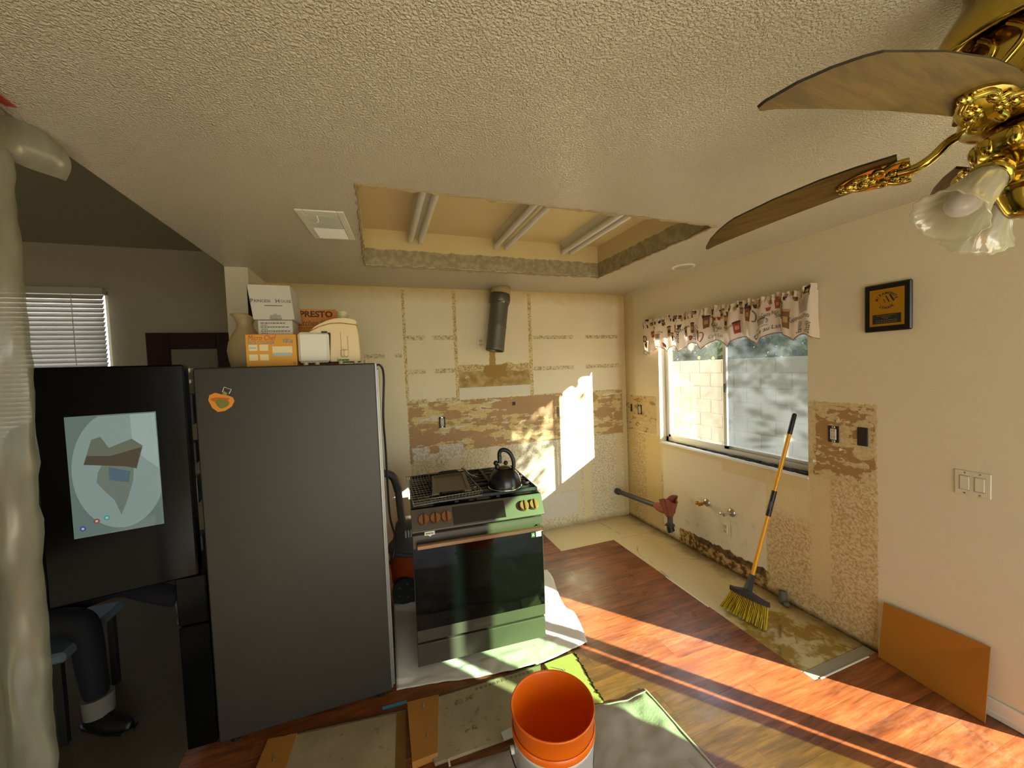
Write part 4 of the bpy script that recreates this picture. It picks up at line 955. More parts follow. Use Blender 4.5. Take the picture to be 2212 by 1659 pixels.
# water stub-outs
def valve(y_, z_, mt, label):
    o = root('water_valve', label, 'valve', (R, y_, z_)); T = plane_T((R, y_, z_), (0, -1, 0), (0, 0, 1))
    MB(T).lathe([(.033, 0), (.032, .006), (.02, .012), (.012, .013)], 20).build('escutcheon', M_steel, o)
    MB(T).cyl((0, 0, .01), (0, 0, .06), .009, n=12).build('stub_pipe', mt, o)
    mb = MB(T); mb.cyl((0, -.004, .05), (0, -.004, .085), .014, n=12); mb.cyl((-.03, -.004, .07), (.006, -.004, .07), .009, n=10); mb.build('valve_body', mt, o)
    mb = MB(T); mb.sphere((-.036, -.004, .07), .017, 10, (.5, 1, 1.2)); mb.build('valve_handle', mt, o)
valve(2.455, .476, M_copper, 'brass water valve with round flange under the window, the left one')
valve(2.215, .473, M_chrome, 'chrome water valve with round flange under the window, the right one')

# drain arm with trap, rag stuffed in the tee
pA = at(1331, 1060, 'x', 2.43); pB = at(1447, 1103, 'x', 2.43); pA.y = min(pA.y, D-.004)
dp = root('drain_pipe', 'grey drain pipe with black trap running out from the back corner', 'pipe', ((pA.x+pB.x)/2, (pA.y+pB.y)/2, .1))
M_pipe = simple('grey_abs_pipe', '#3f3f3e', .5)
MB().cyl(pA, pB, .024, n=16).build('arm', M_pipe, dp)
mb = MB(); mb.cyl(pA, pA.lerp(pB, .05), .034, n=16); mb.build('coupling', M_pipe, dp)
tb = at(1456, 1150, 'x', 2.43); mb = MB(); mb.cyl((tb.x, pB.y, pB.z), (tb.x, pB.y, tb.z+.03), .024, n=16); mb.cyl((tb.x, pB.y, tb.z+.045), (tb.x, pB.y, tb.z+.055), .04, n=16); mb.build('tee', M_pipe, dp)
MB().tube(smooth([(tb.x, pB.y, tb.z+.05), (tb.x, pB.y-.005, tb.z+.01), (tb.x+.004, pB.y-.012, tb.z-.01)]), [.032]*12+[.02], 14).build('trap', M_black, dp)
MB().tube([(tb.x-.02, pB.y, tb.z+.055), (tb.x-.06, pB.y-.005, tb.z+.06)], .008, 8).build('trap_lug', M_copper, dp)
rg = MB(); rc_ = pB+Vector((0, 0, .005)); rj = random.Random(14)
def ragf(u, v):
    a = 2*pi*u; flare = .03+.05*v**.8; r_ = flare*(1+.16*sin(3*a+.4)+.09*sin(7*a+2*v))
    cut = .020*sin(2*a+1)*v
    return Vector((tb.x+r_*cos(a), pB.y+r_*sin(a)*.8, pB.z-.055+.16*v+cut))
rg.grid(ragf, 36, 12)
def ragf2(u, v):
    a = 2*pi*u; r_ = .026+.022*sin(pi*v)*(1+.3*sin(4*a)); p = pB.lerp(pA, -.05+.28*v); return p+Vector((r_*cos(a), 0, r_*sin(a)))
rg.grid(ragf2, 24, 8)
tag(rg.build('red_rag', simple('rust_red_cloth', '#93503c', .85, var=.25, vs=25, bump=.4, bs=60), thick=.002), 'rust red rag stuffed into the end of the drain pipe', 'rag')
# floor stub by the wall
fp = at(1691, 1290, 'x', R-.04); mb = MB(); mb.cyl((R-.045, fp.y, -.004), (R-.025, fp.y+.01, .075), .02, .024, 14); mb.sphere((R-.05, fp.y-.03, .01), .022, 10, (1, 1, .7))
tag(mb.build('floor_pipe_stub', simple('grimy_grey', '#5b5344', .7, var=.3, vs=50)), 'short grimy pipe stub at the wall base behind the broom', 'pipe')

# ================================================================ exhaust duct on the back wall
M_duct = simple('grey_galvanised', '#6f6c5c', .42, .55, var=.3, vs=24, bump=.25, bs=30)
dt, db = at(1083, 640, 'y', 3.39), at(1069, 758, 'y', 3.36); dt.z = 2.44
du_ = root('exhaust_duct', 'round grey metal exhaust duct hanging from the ceiling over the range', 'duct', db)
mb = MB(); d_ = (dt-db); mb.tube([db.lerp(dt, t) for t in (0, .03, .06, .35, .38, .41, .7, .74, .80)], [.083, .085, .083, .083, .0855, .083, .083, .086, .083], 24, caps=False); mb.build('pipe', M_duct, du_, thick=.002)
mb = MB(); mb.tube([db.lerp(dt, t) for t in (.74, .76, .80, .86, .90)], [.088, .094, .097, .094, .088], 24, caps=False); mb.build('foil_collar', simple('crumpled_foil_tape', '#5c5a50', .4, .6, bump=.9, bs=40), du_, thick=.002)
mb = MB(); mb.tube([db.lerp(dt, t) for t in (.88, .95, 1.0)], [.09, .088, .09], 24, caps=False); mb.build('ceiling_sleeve', M_gyp, du_, thick=.002)
mb = MB(); p_ = db.lerp(dt, .72); mb.add([p_+Vector((-.01, -.088, .02)), p_+Vector((.025, -.09, .03)), p_+Vector((.02, -.092, .005))], [(0, 1, 2)]); mb.build('tape_scrap', M_flap, du_, thick=.001)
MB().cyl(db+Vector((0, 0, .02)), db+Vector((0, 0, .03)), .08, n=24).build('dark_mouth', M_ink, du_)  # black disc put in for the shade inside the open duct

# ================================================================ ceiling fittings
# fluorescent fixtures in the recess
fz = 2.625
ends = [(at(886, 522, 'z', fz), at(907, 525, 'z', fz)), (at(1067, 536, 'z', fz), at(1090, 538, 'z', fz)), (at(1214, 546, 'z', fz), at(1232, 546, 'z', fz))]
M_tube = simple('fluorescent_tube_off', '#d9d6cc', .3); M_fix = simple('white_fixture_enamel', '#cfc9b4', .35)
for i, (a_, b_) in enumerate(ends):
    y1 = min(max(a_.y, b_.y), RY1-.03); y0 = RY0+.03; xc = (a_.x+b_.x)/2; gp = max(.035, min(.05, abs(b_.x-a_.x)/2))
    o = root('fluorescent_fixture', ('leftmost', 'middle', 'rightmost')[i]+' of the three twin-tube fluorescent fixtures in the ceiling recess', 'light fixture', (xc, (y0+y1)/2, fz), group='twin-tube fixtures in the ceiling recess')
    MB().add([(xc-.055, y0, RZ), (xc+.055, y0, RZ), (xc-.03, y0, fz+.03), (xc+.03, y0, fz+.03), (xc-.055, y1, RZ), (xc+.055, y1, RZ), (xc-.03, y1, fz+.03), (xc+.03, y1, fz+.03)], [(0, 1, 3, 2), (4, 6, 7, 5), (0, 2, 6, 4), (1, 5, 7, 3), (2, 3, 7, 6), (0, 4, 5, 1)]).build('channel', M_fix, o)
    for sx2 in (-gp, gp):
        MB().cyl((xc+sx2, y0+.02, fz), (xc+sx2, y1-.02, fz), .019, n=14).build('tube', M_tube, o)
        for yy in (y0+.008, y1-.008): MB().rbox(xc+sx2-.013, xc+sx2+.013, yy-.01, yy+.01, fz-.018, fz+.035, .003).build('socket', M_fix, o)
# air register
vt = root('air_vent', 'white ceiling air register with louvres left of the light recess', 'vent', (-.198, 2.14, H-.001), radians(-5)); Tv_ = frame(vt)
VX2, VY2 = .105, .19
mb = MB(Tv_); t_ = .033
mb.rbox(-VX2+t_+.0003, VX2-t_-.0003, -VY2, -VY2+t_+.01, -.008, 0, .003); mb.rbox(-VX2+t_+.0003, VX2-t_-.0003, VY2-t_, VY2, -.008, 0, .003); mb.rbox(-VX2, -VX2+t_, -VY2, VY2, -.008, 0, .003); mb.rbox(VX2-t_, VX2, -VY2, VY2, -.008, 0, .003)
mb.build('frame', M_wht, vt)
MB(Tv_).box(-VX2+.02, VX2-.02, -VY2+.03, VY2-.02, -.0025, -.0005).build('duct_opening', simple('vent_dark', '#2a261c', .8), vt)
for i in range(20):
    yy = -VY2+.05+i*.0155; tilt = -.009 if i < 11 else .009
    MB(Tv_).add([(-VX2+t_, yy, -.003), (VX2-t_, yy, -.003), (VX2-t_, yy+tilt*.6, -.013), (-VX2+t_, yy+tilt*.6, -.013)], [(0, 1, 2, 3)]).build('louvre', M_wht, vt, thick=.0015)
MB(Tv_).tube([(-.02, -VY2+.045, -.01), (-.015, -VY2+.06, -.03), (-.03, -VY2+.075, -.034)], .003, 6).build('damper_lever', M_wht, vt)
rl = root('recessed_light', 'round white recessed light cover in the ceiling near the window wall', 'recessed light', (2.343, 2.41, H-.012))
MB().lathe([(.088, 2.44), (.09, 2.436), (.085, 2.432), (.07, 2.431)], 32, T=Matrix.Translation((2.343, 2.41, 0))).build('trim_ring', M_wht, rl)
MB().cyl((2.343, 2.41, 2.432), (2.343, 2.41, 2.438), .074, n=32).build('lens', simple('grey_lens', '#a9a696', .4), rl)

# ================================================================ floor things
# broom leaning into the window recess
bt = at(1717, 893, 'x', 2.64); bb_ = at(1622, 1255, 'z', .205)
br = root('push_broom', 'yellow angle broom with black grip leaning against the kitchen window', 'broom', (bb_.x, bb_.y, 0))
M_yel = simple('yellow_handle', '#d79a0c', .35); M_bris = simple('yellow_bristles', '#c9ae12', .6, var=.35, vs=90)
def bl_(t): return bb_.lerp(bt, t)
MB().cyl(bl_(0), bl_(.90), .0125, n=14).build('handle', M_yel, br)
gp_ = MB(); gp_.cyl(bl_(.875), bl_(.99), .0145, .014, 14); gp_.sphere(bl_(.99), .014, 12); gp_.build('end_grip', M_black, br)
MB().cyl(bl_(.385), bl_(.535), .0155, n=14).build('mid_grip', M_black, br)
mb = MB(); ax = (bt-bb_).normalized(); u_ = ax.orthogonal().normalized()
for i_ in range(6): mb.cyl(bl_(.43+i_*.008)+Vector((-.0145, -.006, 0)), bl_(.435+i_*.008)+Vector((-.0145, -.006, 0)), .0018, n=5)
mb.build('lettering', simple('grey_print', '#8f8a80', .6), br)['kind'] = 'stuff'
A0, A1 = at(1577, 1268, 'z', .165), at(1663, 1308, 'z', .150)     # block ends
B0, B1 = at(1556, 1305, 'z', .02), at(1656, 1362, 'z', .004)       # bristle tips
mid = (A0+A1)/2; ey_ = (A1-A0).normalized(); ez_ = Vector((0, 0, 1)); exb = ey_.cross(ez_).normalized()
M_blk = simple('charcoal_broom_block', '#2a2a2b', .55)
mb = MB()
nb = 14; ring = []
for i in range(nb+1):
    t = i/nb; c_ = A0.lerp(A1, t); hump = .028*max(0, 1-abs(t-.45)*2.6)**1.2; w_ = .022*(sin(pi*min(1, max(0, .06+t*.88)))**.5)
    ring.append([c_-exb*w_-ez_*.012, c_+exb*w_-ez_*.012, c_+exb*w_*.8+ez_*(.012+hump*.6), c_+ez_*(.018+hump), c_-exb*w_*.8+ez_*(.012+hump*.6)])
vs_ = [p for r_ in ring for p in r_]
mb.add(vs_, [(i*5+k_, i*5+(k_+1) % 5, (i+1)*5+(k_+1) % 5, (i+1)*5+k_) for i in range(nb) for k_ in range(5)] + [tuple(range(5)), tuple(range(nb*5, nb*5+5))])
mb.cyl(A0.lerp(A1, .45)+ez_*.02, bl_(.03), .027, .017, 14); mb.build('block', M_blk, br)
rb = random.Random(6); nbr = 26
for j in range(nbr):
    t = (j+.5)/nbr; p = A0.lerp(A1, .03+.94*t)-ez_*.01; q = B0.lerp(B1, t)
    mb = MB()
    for k_ in range(7):
        o_ = exb*rb.uniform(-.014, .014); qq = q+exb*rb.uniform(-.02, .02)+ey_*rb.uniform(-.006, .006); qq.z = max(.002, q.z*.5+rb.uniform(0, .006))
        mb.cyl(p+o_, qq, .0026, .0022, 4, caps=False)
    mb.build('bristle_tuft', M_bris, br)['kind'] = 'stuff'

# hardboard panel leaning on the right wall
hbp = MB(); TL, TRr, BR_, BL_ = at(1912, 1300, 'x', R-.012), at(2140, 1398, 'x', R-.014), at(2128, 1562, 'z', .001), at(1897, 1411, 'z', .001)
TL = Vector((R-.022, TL.y, TL.z)); BL_ = Vector((2.545, 1.262, .002))
hbp.add([BL_, BR_, TRr, TL], [(0, 1, 2, 3)])
tag(hbp.build('hardboard_panel', simple('brown_hardboard', '#9c6412', .5, var=.07, vs=60), thick=.005), 'rectangular brown hardboard sheet leaning against the right wall', 'board')

# bucket nested in a white bucket
bc = at(1193, 1519, 'z', .42); bc.z = 0
M_org = G('orange_bucket_plastic'); q_ = M_org.bsdf('#ee6c08', .35, 0, None, .5)
M_org = M_org.end(q_)
wb_ = root('white_bucket', 'white plastic bucket with wire bail standing on the folded drop cloth', 'bucket', bc+Vector((0, 0, .012)))
Tb_ = Matrix.Translation(bc+Vector((0, 0, .012)))
MB().lathe([(0, 0), (.128, 0), (.131, .01), (.150, .305), (.153, .306), (.153, .318), (.1475, .318), (.146, .305), (.126, .012), (0, .01)], 48, T=Tb_).build('pail', simple('white_pail_plastic', '#cfcdc9', .4), wb_)
for s_ in (-1, 1): MB(Tb_).cyl((s_*.147, .03, .255), (s_*.160, .032, .255), .013, n=12).build('bail_ear', M_wht, wb_)
def bail(t): a = pi*t; return Vector((.162*cos(a), .03-.165*sin(a)*.95, .255-.10*sin(a)))
MB(Tb_).tube([bail(i/30) for i in range(31)], .0024, 6).build('wire_bail', simple('dark_wire', '#2c2e33', .4, .8), wb_)
ob = root('orange_bucket', 'bright orange open bucket nested inside the white bucket', 'bucket', bc+Vector((0, 0, .025)))
To_ = Matrix.Translation(bc+Vector((0, 0, .012)))
MB().lathe([(0, .016), (.120, .016), (.142, .30), (.1495, .332), (.153, .404), (.156, .405), (.156, .411), (.1525, .412), (.149, .404), (.140, .29), (.118, .022), (0, .02)], 56, T=To_).build('pail', M_org, ob)
MB().lathe([(.1535, .318), (.1555, .322), (.1555, .34), (.1525, .344)], 48, T=To_).build('stacking_ring', M_org, ob)

# drop cloths
M_cloth = simple('white_canvas', '#e2dccd', .85, var=.12, vs=9, bump=.35, bs=160)
def nz(x, y, s=6, seed=0): return mnoise.noise(Vector((x*s, y*s, seed)))
bot = [(.014, 2.05), (.2, 2.02), (.41, 1.97), (.62, 1.94), (.80, 1.925), (.95, 1.945), (1.115, 1.965)]
top = [(.03, 2.84), (.19, 2.80), (.42, 2.78), (.62, 2.79), (.84, 2.80), (1.05, 2.83), (1.235, 2.82)]
def lerpl(L_, u):
    f = u*(len(L_)-1); i = min(int(f), len(L_)-2); t = f-i; return L_[i][0]+(L_[i+1][0]-L_[i][0])*t, L_[i][1]+(L_[i+1][1]-L_[i][1])*t
def clothA(u, v):
    a = lerpl(bot, u); b = lerpl(top, u); x = a[0]+(b[0]-a[0])*v; y_ = a[1]+(b[1]-a[1])*v
    out = max(0, x-.92)/.3; lf = max(0, .12-x)/.12*(1 if v > .05 else 0)
    z_ = .003
    if out > 0: x += .02*sin(9*v)*out; z_ += min(1, out*2)*(.045*max(0, sin(pi*min(1, v*1.05)))*(.5+.5*sin(14*v+6*out))+.035*abs(nz(x, y_, 5)))*(1 if out < .75 else max(0, (1-out)/.25))
    if y_ < 2.07: z_ += .012*abs(nz(x, y_, 9, 3))
    z_ += lf*.05*abs(sin(3*v+.4))*(1-.6*lf)
    return Vector((x, y_, z_))
dc = MB(); dc.grid(clothA, 70, 60)
tag(dc.build('drop_cloth', M_cloth, thick=.002), 'rumpled white canvas drop cloth spread under the range', 'drop cloth')
M_cloth2 = simple('grey_canvas', '#a89c8d', .88, var=.22, vs=7, bump=.4, bs=120)
c2 = root('drop_cloth', 'folded grey canvas drop cloth under the orange and white buckets', 'drop cloth', (.7, 1.3, 0))
topc = [(.10, 1.565), (.26, 1.55), (.48, 1.528), (.70, 1.56), (.92, 1.585), (1.09, 1.552), (1.222, 1.567)]
botc = [(.02, .95), (.25, .95), (.5, .95), (.7, .95), (.95, .95), (1.1, .95), (1.24, .95)]
def clothB(u, v, k=0):
    a = lerpl(botc, u); b = lerpl(topc, u); x = a[0]+(b[0]-a[0])*v; y_ = a[1]+(b[1]-a[1])*v
    flat = min(1, (Vector((x, y_)).xy-bc.xy).length/.2) ** 3
    e_ = min(u, 1-u, 1-v)
    return Vector((x, y_, .004+k+(.012+.016*nz(x, y_, 7, 1)+.008*nz(x, y_, 17, 2))*min(1, flat)*min(1, e_*14)))
MB().grid(clothB, 80, 50).build('canvas', M_cloth2, c2, thick=.003)
MB().tube([clothB(.985, i/40, .004) for i in range(41)], .0035, 5).build('hem', M_cloth2, c2)
MB().tube([clothB(.60+.385*i/40, .975, .004) for i in range(41)], .0035, 5).build('hem', M_cloth2, c2)

# old cabinet panels lying on the floor
M_ply = G('grey_worn_panel'); n1, n2 = M_ply.noise(5, 5), M_ply.noise(28, 4)
cc = M_ply.mix(M_ply.ramp(n1, .35, .65), '#a08e6e', '#8d7c5c'); cc = M_ply.mix(M_ply.math('MULTIPLY', M_ply.ramp(n2, .62, .72), .6), cc, '#5a4a30')
M_ply = M_ply.end(M_ply.bsdf(cc, .6, 0, M_ply.bump(n2, .2, .003)))
M_batt = simple('orange_fir_batten', '#a9712f', .5, var=.18, vs=9); M_edge = simple('dark_panel_edge', '#4a3413', .8, var=.5, vs=40)
M_tanp = simple('yellowed_panel', '#bba65e', .5, var=.15, vs=10)
def quadprism(mb, q, z0, z1): mb.prism(q, z0, z1)
def ql(q, u, v):
    a = Vector(q[0]).lerp(Vector(q[1]), u); b = Vector(q[3]).lerp(Vector(q[2]), u); p = a.lerp(b, v); return (p.x, p.y)
def sub_(q, u0, u1, v0, v1): return [ql(q, u0, v0), ql(q, u1, v0), ql(q, u1, v1), ql(q, u0, v1)]
def screw(o, x, y_, z_, lean=.004):
    s_ = MB(); s_.cyl((x, y_, z_), (x+lean, y_+.002, z_+.022), .003, .0015, 8); s_.cyl((x, y_, z_), (x, y_, z_+.003), .006, n=10); s_.build('screw', M_steel, o)
qA = [(-.62, 1.40), (.018, 1.40), (.052, 1.895), (-.555, 1.975)]
pA_ = root('cabinet_panel', 'worn grey cabinet panel with orange wooden end lying in front of the refrigerator', 'panel', (-.28, 1.7, 0))
MB().prism(qA, .001, .014).build('panel', M_ply, pA_); MB().prism(sub_(qA, 0, .20, 0, 1), .0142, .020).build('end_batten', M_batt, pA_)
MB().prism(sub_(qA, .93, 1, 0, 1), .0142, .016).build('glue_strip', simple('brown_glue', '#7a5418', .6, var=.3, vs=20), pA_)
mb = MB(); mb.tube([Vector((*ql(qA, u/40, 1.0), .012+.004*rb.random())) for u in range(41)], .006, 5); mb.build('ragged_edge', M_edge, pA_); screw(pA_, *ql(qA, .10, .80), .02)
qB = [(.15, 1.585), (.66, 1.575), (.78, 1.905), (.058, 1.915)]; qBb = [(.058, 1.607), (.165, 1.61), (.215, 1.905), (.06, 1.918)]
pB_ = root('cabinet_panel', 'long worn grey cabinet panel with two screws in its orange end beside the bucket', 'panel', (.4, 1.75, 0))
MB().prism(qB, .001, .016).build('panel', M_ply, pB_); MB().prism(qBb, .001, .034).build('end_batten', M_batt, pB_)
screw(pB_, *ql(qBb, .5, .82), .034); screw(pB_, *ql(qBb, .6, .30), .034)
mb = MB(); mb.tube([Vector((*ql(qB, u/50, 1.0), .013+.004*rb.random())) for u in range(51)], .005, 5); mb.build('ragged_edge', M_edge, pB_)
M_stap = simple('pale_glue_spots', '#75684c', .7)
for i in range(14): MB().box(.40+i*.024, .414+i*.024, 1.876-i*.0003, 1.889, .0162, .0172).build('staple_mark', M_stap, pB_)
for (u0, v0) in ((.34, .78), (.42, .80), (.36, .28)):
    mb = MB(); x_, y_ = ql(qB, u0, v0)
    for i in range(9): mb.sphere((x_+rb.uniform(-.022, .022), y_+rb.uniform(-.012, .012), .0165), rb.uniform(.003, .008), 8, (1.3, .8, .25))
    o_ = mb.build('torn_spot', M_stap, pB_); o_['kind'] = 'stuff'
qC = [(.832, 1.60), (.972, 1.575), (1.0, 1.912), (.802, 1.90)]
pC_ = root('cabinet_panel', 'small yellowish cabinet panel with nail and ragged dark edge behind the bucket', 'panel', (.9, 1.75, 0))
MB().prism(qC, .001, .018).build('panel', M_tanp, pC_); screw(pC_, *ql(qC, .4, .72), .018, -.02)
mb = MB(); mb.tube([Vector((ql(qC, 1, v/40)[0]+rb.uniform(-.006, .006), ql(qC, 1, v/40)[1], .018)) for v in range(41)], [rb.uniform(.003, .008) for _ in range(41)], 5); mb.build('ragged_edge', M_edge, pC_)
mb = MB(); a_, b_ = at(826, 1531, 'z', .001), at(879, 1516, 'z', .001); n_ = Vector((b_.y-a_.y, a_.x-b_.x, 0)).normalized()*.009
mb.prism([(p.x, p.y) for p in (a_-n_, b_-n_, b_+n_, a_+n_)], .001, .003); tag(mb.build('masking_tape', simple('blue_tape', '#3f8fb8', .6)), 'short strip of blue masking tape on the floor beside the refrigerator', 'tape')
mb = MB(); p = at(1098, 1586, 'z', .018); mb.prism([(p.x-.028, p.y-.022), (p.x+.03, p.y-.018), (p.x+.026, p.y+.026), (p.x-.03, p.y+.02)], .0165, .0185); pl = mb.build('paper_tag', M_card); tag(pl, 'small pale paper tag on the long cabinet panel left of the bucket', 'tag')
mb = MB(); p = at(970, 1642, 'z', .03); mb.rbox(p.x-.004, p.x+.004, p.y-.016, p.y+.016, .017, .021, .001); tag(mb.build('wood_splinter', simple('pale_wood', '#d8c69a', .6)), 'pale wood splinter beside the orange end of the long panel', 'splinter')

# ================================================================ ceiling fan with light kit
FH = Vector((1.267, .379, 0)); fz0 = 2.118; LZ = .04
fan = root('ceiling_fan', 'polished brass ceiling fan with oak blades and tulip glass lights', 'ceiling fan', (FH.x, FH.y, H)); Tfan = Matrix.Translation(FH)
MB().slathe([(0, 2.439), (.085, 2.439), (.092, 2.43), (.098, 2.40), (.118, 2.365), (.134, 2.335), (.141, 2.312), (.141, 2.298), (.134, 2.292), (.126, 2.298), (.110, 2.312), (.09, 2.318), (.06, 2.318)], 64, 4, T=Tfan).build('canopy_housing', M_brass, fan)
MB().slathe([(.06, 2.32), (.088, 2.31), (.098, 2.28), (.10, 2.22), (.092, 2.18), (.10, 2.165), (.098, 2.145), (.07, 2.13), (.045, 2.125), (.045, 2.09)], 48, 4, T=Tfan).build('motor_housing', M_brass, fan)
mb = MB(Tfan)
for i in range(16):
    a = 2*pi*i/16; mb.tube([(.101*cos(a+.2*sin(t*6)), .101*sin(a+.2*sin(t*6)), 2.30-.12*t) for t in [q_/14 for q_ in range(15)]], .0065, 8)
mb.build('scroll_band', M_brass, fan)['kind'] = 'stuff'
MB().slathe([(.04, 2.06), (.075, 2.05), (.078, 2.03), (.072, 2.01), (.05, 1.99), (.045, 1.975), (.058, 1.965), (.06, 1.945), (.05, 1.93), (.04, 1.905), (.028, 1.885), (0, 1.88)], 48, 4, T=Tfan @ Matrix.Translation((0, 0, LZ+.025))).build('light_kit_body', M_brass, fan)
mb = MB(Tfan)
for i in range(12):
    a = 2*pi*i/12; mb.sphere((.074*cos(a), .074*sin(a), 2.095), .012, 14, (1, 1, 1.6))
mb.build('beading', M_brass, fan)['kind'] = 'stuff'
g = G('oak_blade'); o = g.obj(); gr_ = g.noise(1, 5, g.map((5, 70, 5), o), .6, .8); rg2 = g.noise(1, 3, g.map((3, 16, 3), o), .5, 2.0)
c = g.mix(g.ramp(gr_, .3, .7), '#57431a', '#725a29'); c = g.mix(g.math('MULTIPLY', g.ramp(rg2, .48, .60), .45), c, '#3a2a12')
M_oak = g.end(g.bsdf(c, .5, spec=.3)); M_bedge = simple('dark_blade_edge', '#1c1210', .4)
rn = random.Random(17)
for kb_ in range(5):
    ang = radians(183-72*kb_)
    Tbl = Matrix.Translation(FH+Vector((0, 0, fz0))) @ Matrix.Rotation(ang, 4, 'Z') @ Matrix.Rotation(radians(23), 4, 'X')
    # local: x outwards, -y clockwise side (higher)
    outl = [(.19, -.020), (.30, -.036), (.42, -.056), (.55, -.082), (.64, -.103), (.668, -.113), (.675, -.110), (.672, -.100), (.645, -.066), (.61, -.036), (.575, -.013), (.55, .0), (.44, .028), (.33, .046), (.26, .050), (.19, .048)]
    # blade mesh keeps its own axes so that the grain follows it
    me_mb = MB(Matrix.Translation((0, 0, 0)))
    me_mb.prism(outl, -.003, .003)
    bo = me_mb.build('blade', [M_oak, M_bedge]); bo.parent = fan; bo.location = (0, 0, 0)
    n_o = len(outl)
    for p_ in bo.data.polygons:
        if abs(p_.normal.z) < .5: p_.material_index = 1
    cxy = Vector(((min(x for x, _ in outl)+max(x for x, _ in outl))/2, (min(y for _, y in outl)+max(y for _, y in outl))/2, -.003))
    bo.matrix_local = frame(fan).inverted() @ Tbl @ Matrix.Translation(cxy); WM[bo.name] = Tbl @ Matrix.Translation(cxy)
    bk = MB(Tbl)
    bk.prism([(.17, -.02), (.185, -.03), (.21, -.036), (.235, -.035), (.26, -.03), (.285, -.02), (.30, -.010), (.305, 0), (.30, .010), (.285, .02), (.26, .03), (.235, .035), (.21, .036), (.185, .03), (.17, .02)], -.010, -.003)
    bk.tube(smooth([(.085, 0, .045), (.11, 0, .035), (.135, 0, .005), (.16, 0, -.012), (.19, 0, -.012)], 5), .0105, 10)
    bracket = bk.build('blade_bracket', M_brass, fan)
    orn = MB(Tbl)
    for i in range(26):
        t = rn.random(); x_ = .175+.125*t; w_ = .036*(1-t*.75); y_ = rn.uniform(-w_, w_); orn.sphere((x_, y_, -.011), rn.uniform(.005, .010), 10, (1.3, .8, .9))
    for s2 in (-1, 1):
        orn.tube([(.17+.006*i, s2*(.034-.00135*i+.006*sin(i*.51)), -.012) for i in range(22)], .0045, 8)
        orn.tube([(.22+.012*cos(t_*.7)*(1-t_/14), s2*(.018+.012*sin(t_*.7)*(1-t_/14)), -.014) for t_ in [q_*.4 for q_ in range(25)]], .0032, 6)
    orn.build('scroll_ornament', M_brass, bracket)['kind'] = 'stuff'
# tulip shades
g = G('frosted_tulip_glass'); fr_ = g.ramp(g.noise(9, 3), .3, .7, .2, .4)
tr = g.node('ShaderNodeBsdfTransparent', Color=(.96, .96, .93, 1)); tl = g.node('ShaderNodeBsdfTranslucent', Color=lin('#e8e2cc')); df = g.node('ShaderNodeBsdfDiffuse', Color=lin('#d8d2bc')); gl = g.node('ShaderNodeBsdfGlossy', Color=(1, 1, 1, 1), Roughness=.08)
M_tul = g.end(g.mixs(.10, g.mixs(.52, tr, g.mixs(.5, tl, df)), gl))
M_bulb = simple('white_bulb', '#d9d0c8', .2)
for ks, az in enumerate((163, 43, -77)):
    a = radians(az); ax_ = Vector((cos(a)*.74, sin(a)*.74, -.66)).normalized(); p0 = FH+Vector((cos(a)*.075, sin(a)*.075, 2.0+LZ))
    q_ = ax_.to_track_quat('Z', 'Y').to_matrix().to_4x4(); T = Matrix.Translation(p0) @ q_
    MB().tube([FH+Vector((cos(a)*.05, sin(a)*.05, 1.985+LZ)), FH+Vector((cos(a)*.07, sin(a)*.07, 1.99+LZ)), p0], .010, 8).build('lamp_arm', M_brass, fan)
    mb = MB(T); mb.lathe([(0, -.004), (.026, -.004), (.03, .006), (.034, .022), (.032, .03), (.03, .03)], 24); mb.build('lamp_holder', M_brass, fan)
    prof = [(.026, .018), (.029, .03), (.0315, .045), (.034, .06), (.0365, .075), (.039, .09), (.042, .102), (.0455, .113), (.0495, .123), (.0545, .132), (.060, .140)]
    MB(T).lathe(prof, 72, rf=lambda an, j: 1+(.010+.026*j/10)*sin(15*an+j*.75)+.028*max(0, (j-6)/4)*sin(7*an+.5)).build('glass_shade', M_tul, fan, thick=.0022)
    mb = MB(T); mb.lathe([(.012, .03), (.014, .05), (.024, .075), (.028, .095), (.023, .114), (.012, .124), (0, .126)], 20); mb.build('bulb', M_bulb, fan)
MB().tube([FH+Vector((.03, -.03, 1.89)), FH+Vector((.03, -.03, 1.70))], .0015, 5).build('pull_chain', M_brass, fan)

# ================================================================ plastic dust sheet along the ceiling edge
g = G('polythene'); n_ = g.noise(8, 4, g.map((1, 2.2, .5)))
tr = g.node('ShaderNodeBsdfTransparent', Color=(.93, .94, .90, 1)); tl = g.node('ShaderNodeBsdfTranslucent', Color=lin('#a3a292')); df = g.node('ShaderNodeBsdfDiffuse', Color=lin('#a5a493')); gl = g.node('ShaderNodeBsdfGlossy', Color=(.9, .9, .86, 1), Roughness=.22)
M_poly = g.end(g.mixs(.13, g.mixs(g.ramp(n_, .3, .7, .62, .9), tr, g.mixs(.6, tl, df)), gl))
ps = root('plastic_sheet', 'translucent plastic dust sheet hanging from the ceiling at the left edge', 'plastic sheet', (-.94, .8, 0))
def sheet(u, v):
    y_ = 1.475-1.5*u; z_ = 2.43-2.425*v
    x_ = -.935+.016*sin(u*62+.6*sin(5*v))+.010*nz(u*3, v*4, 6, 2)+.006*nz(u*8, v*9, 6, 5)
    y_ += .008*sin(7*v+.5)*(1-u)
    return Vector((x_, y_, z_))
MB().grid(sheet, 130, 60).build('sheet', M_poly, ps)
def flap(u, v):
    y_ = 1.26+.30*u+.055*v*u; z_ = 2.432-(.075+.03*u)*v*(1+.3*sin(3*u)); return Vector((-.915+.03*sin(pi*v)+.02*sin(8*u), y_, z_))
MB().grid(flap, 24, 10).build('folded_top', M_poly, ps)
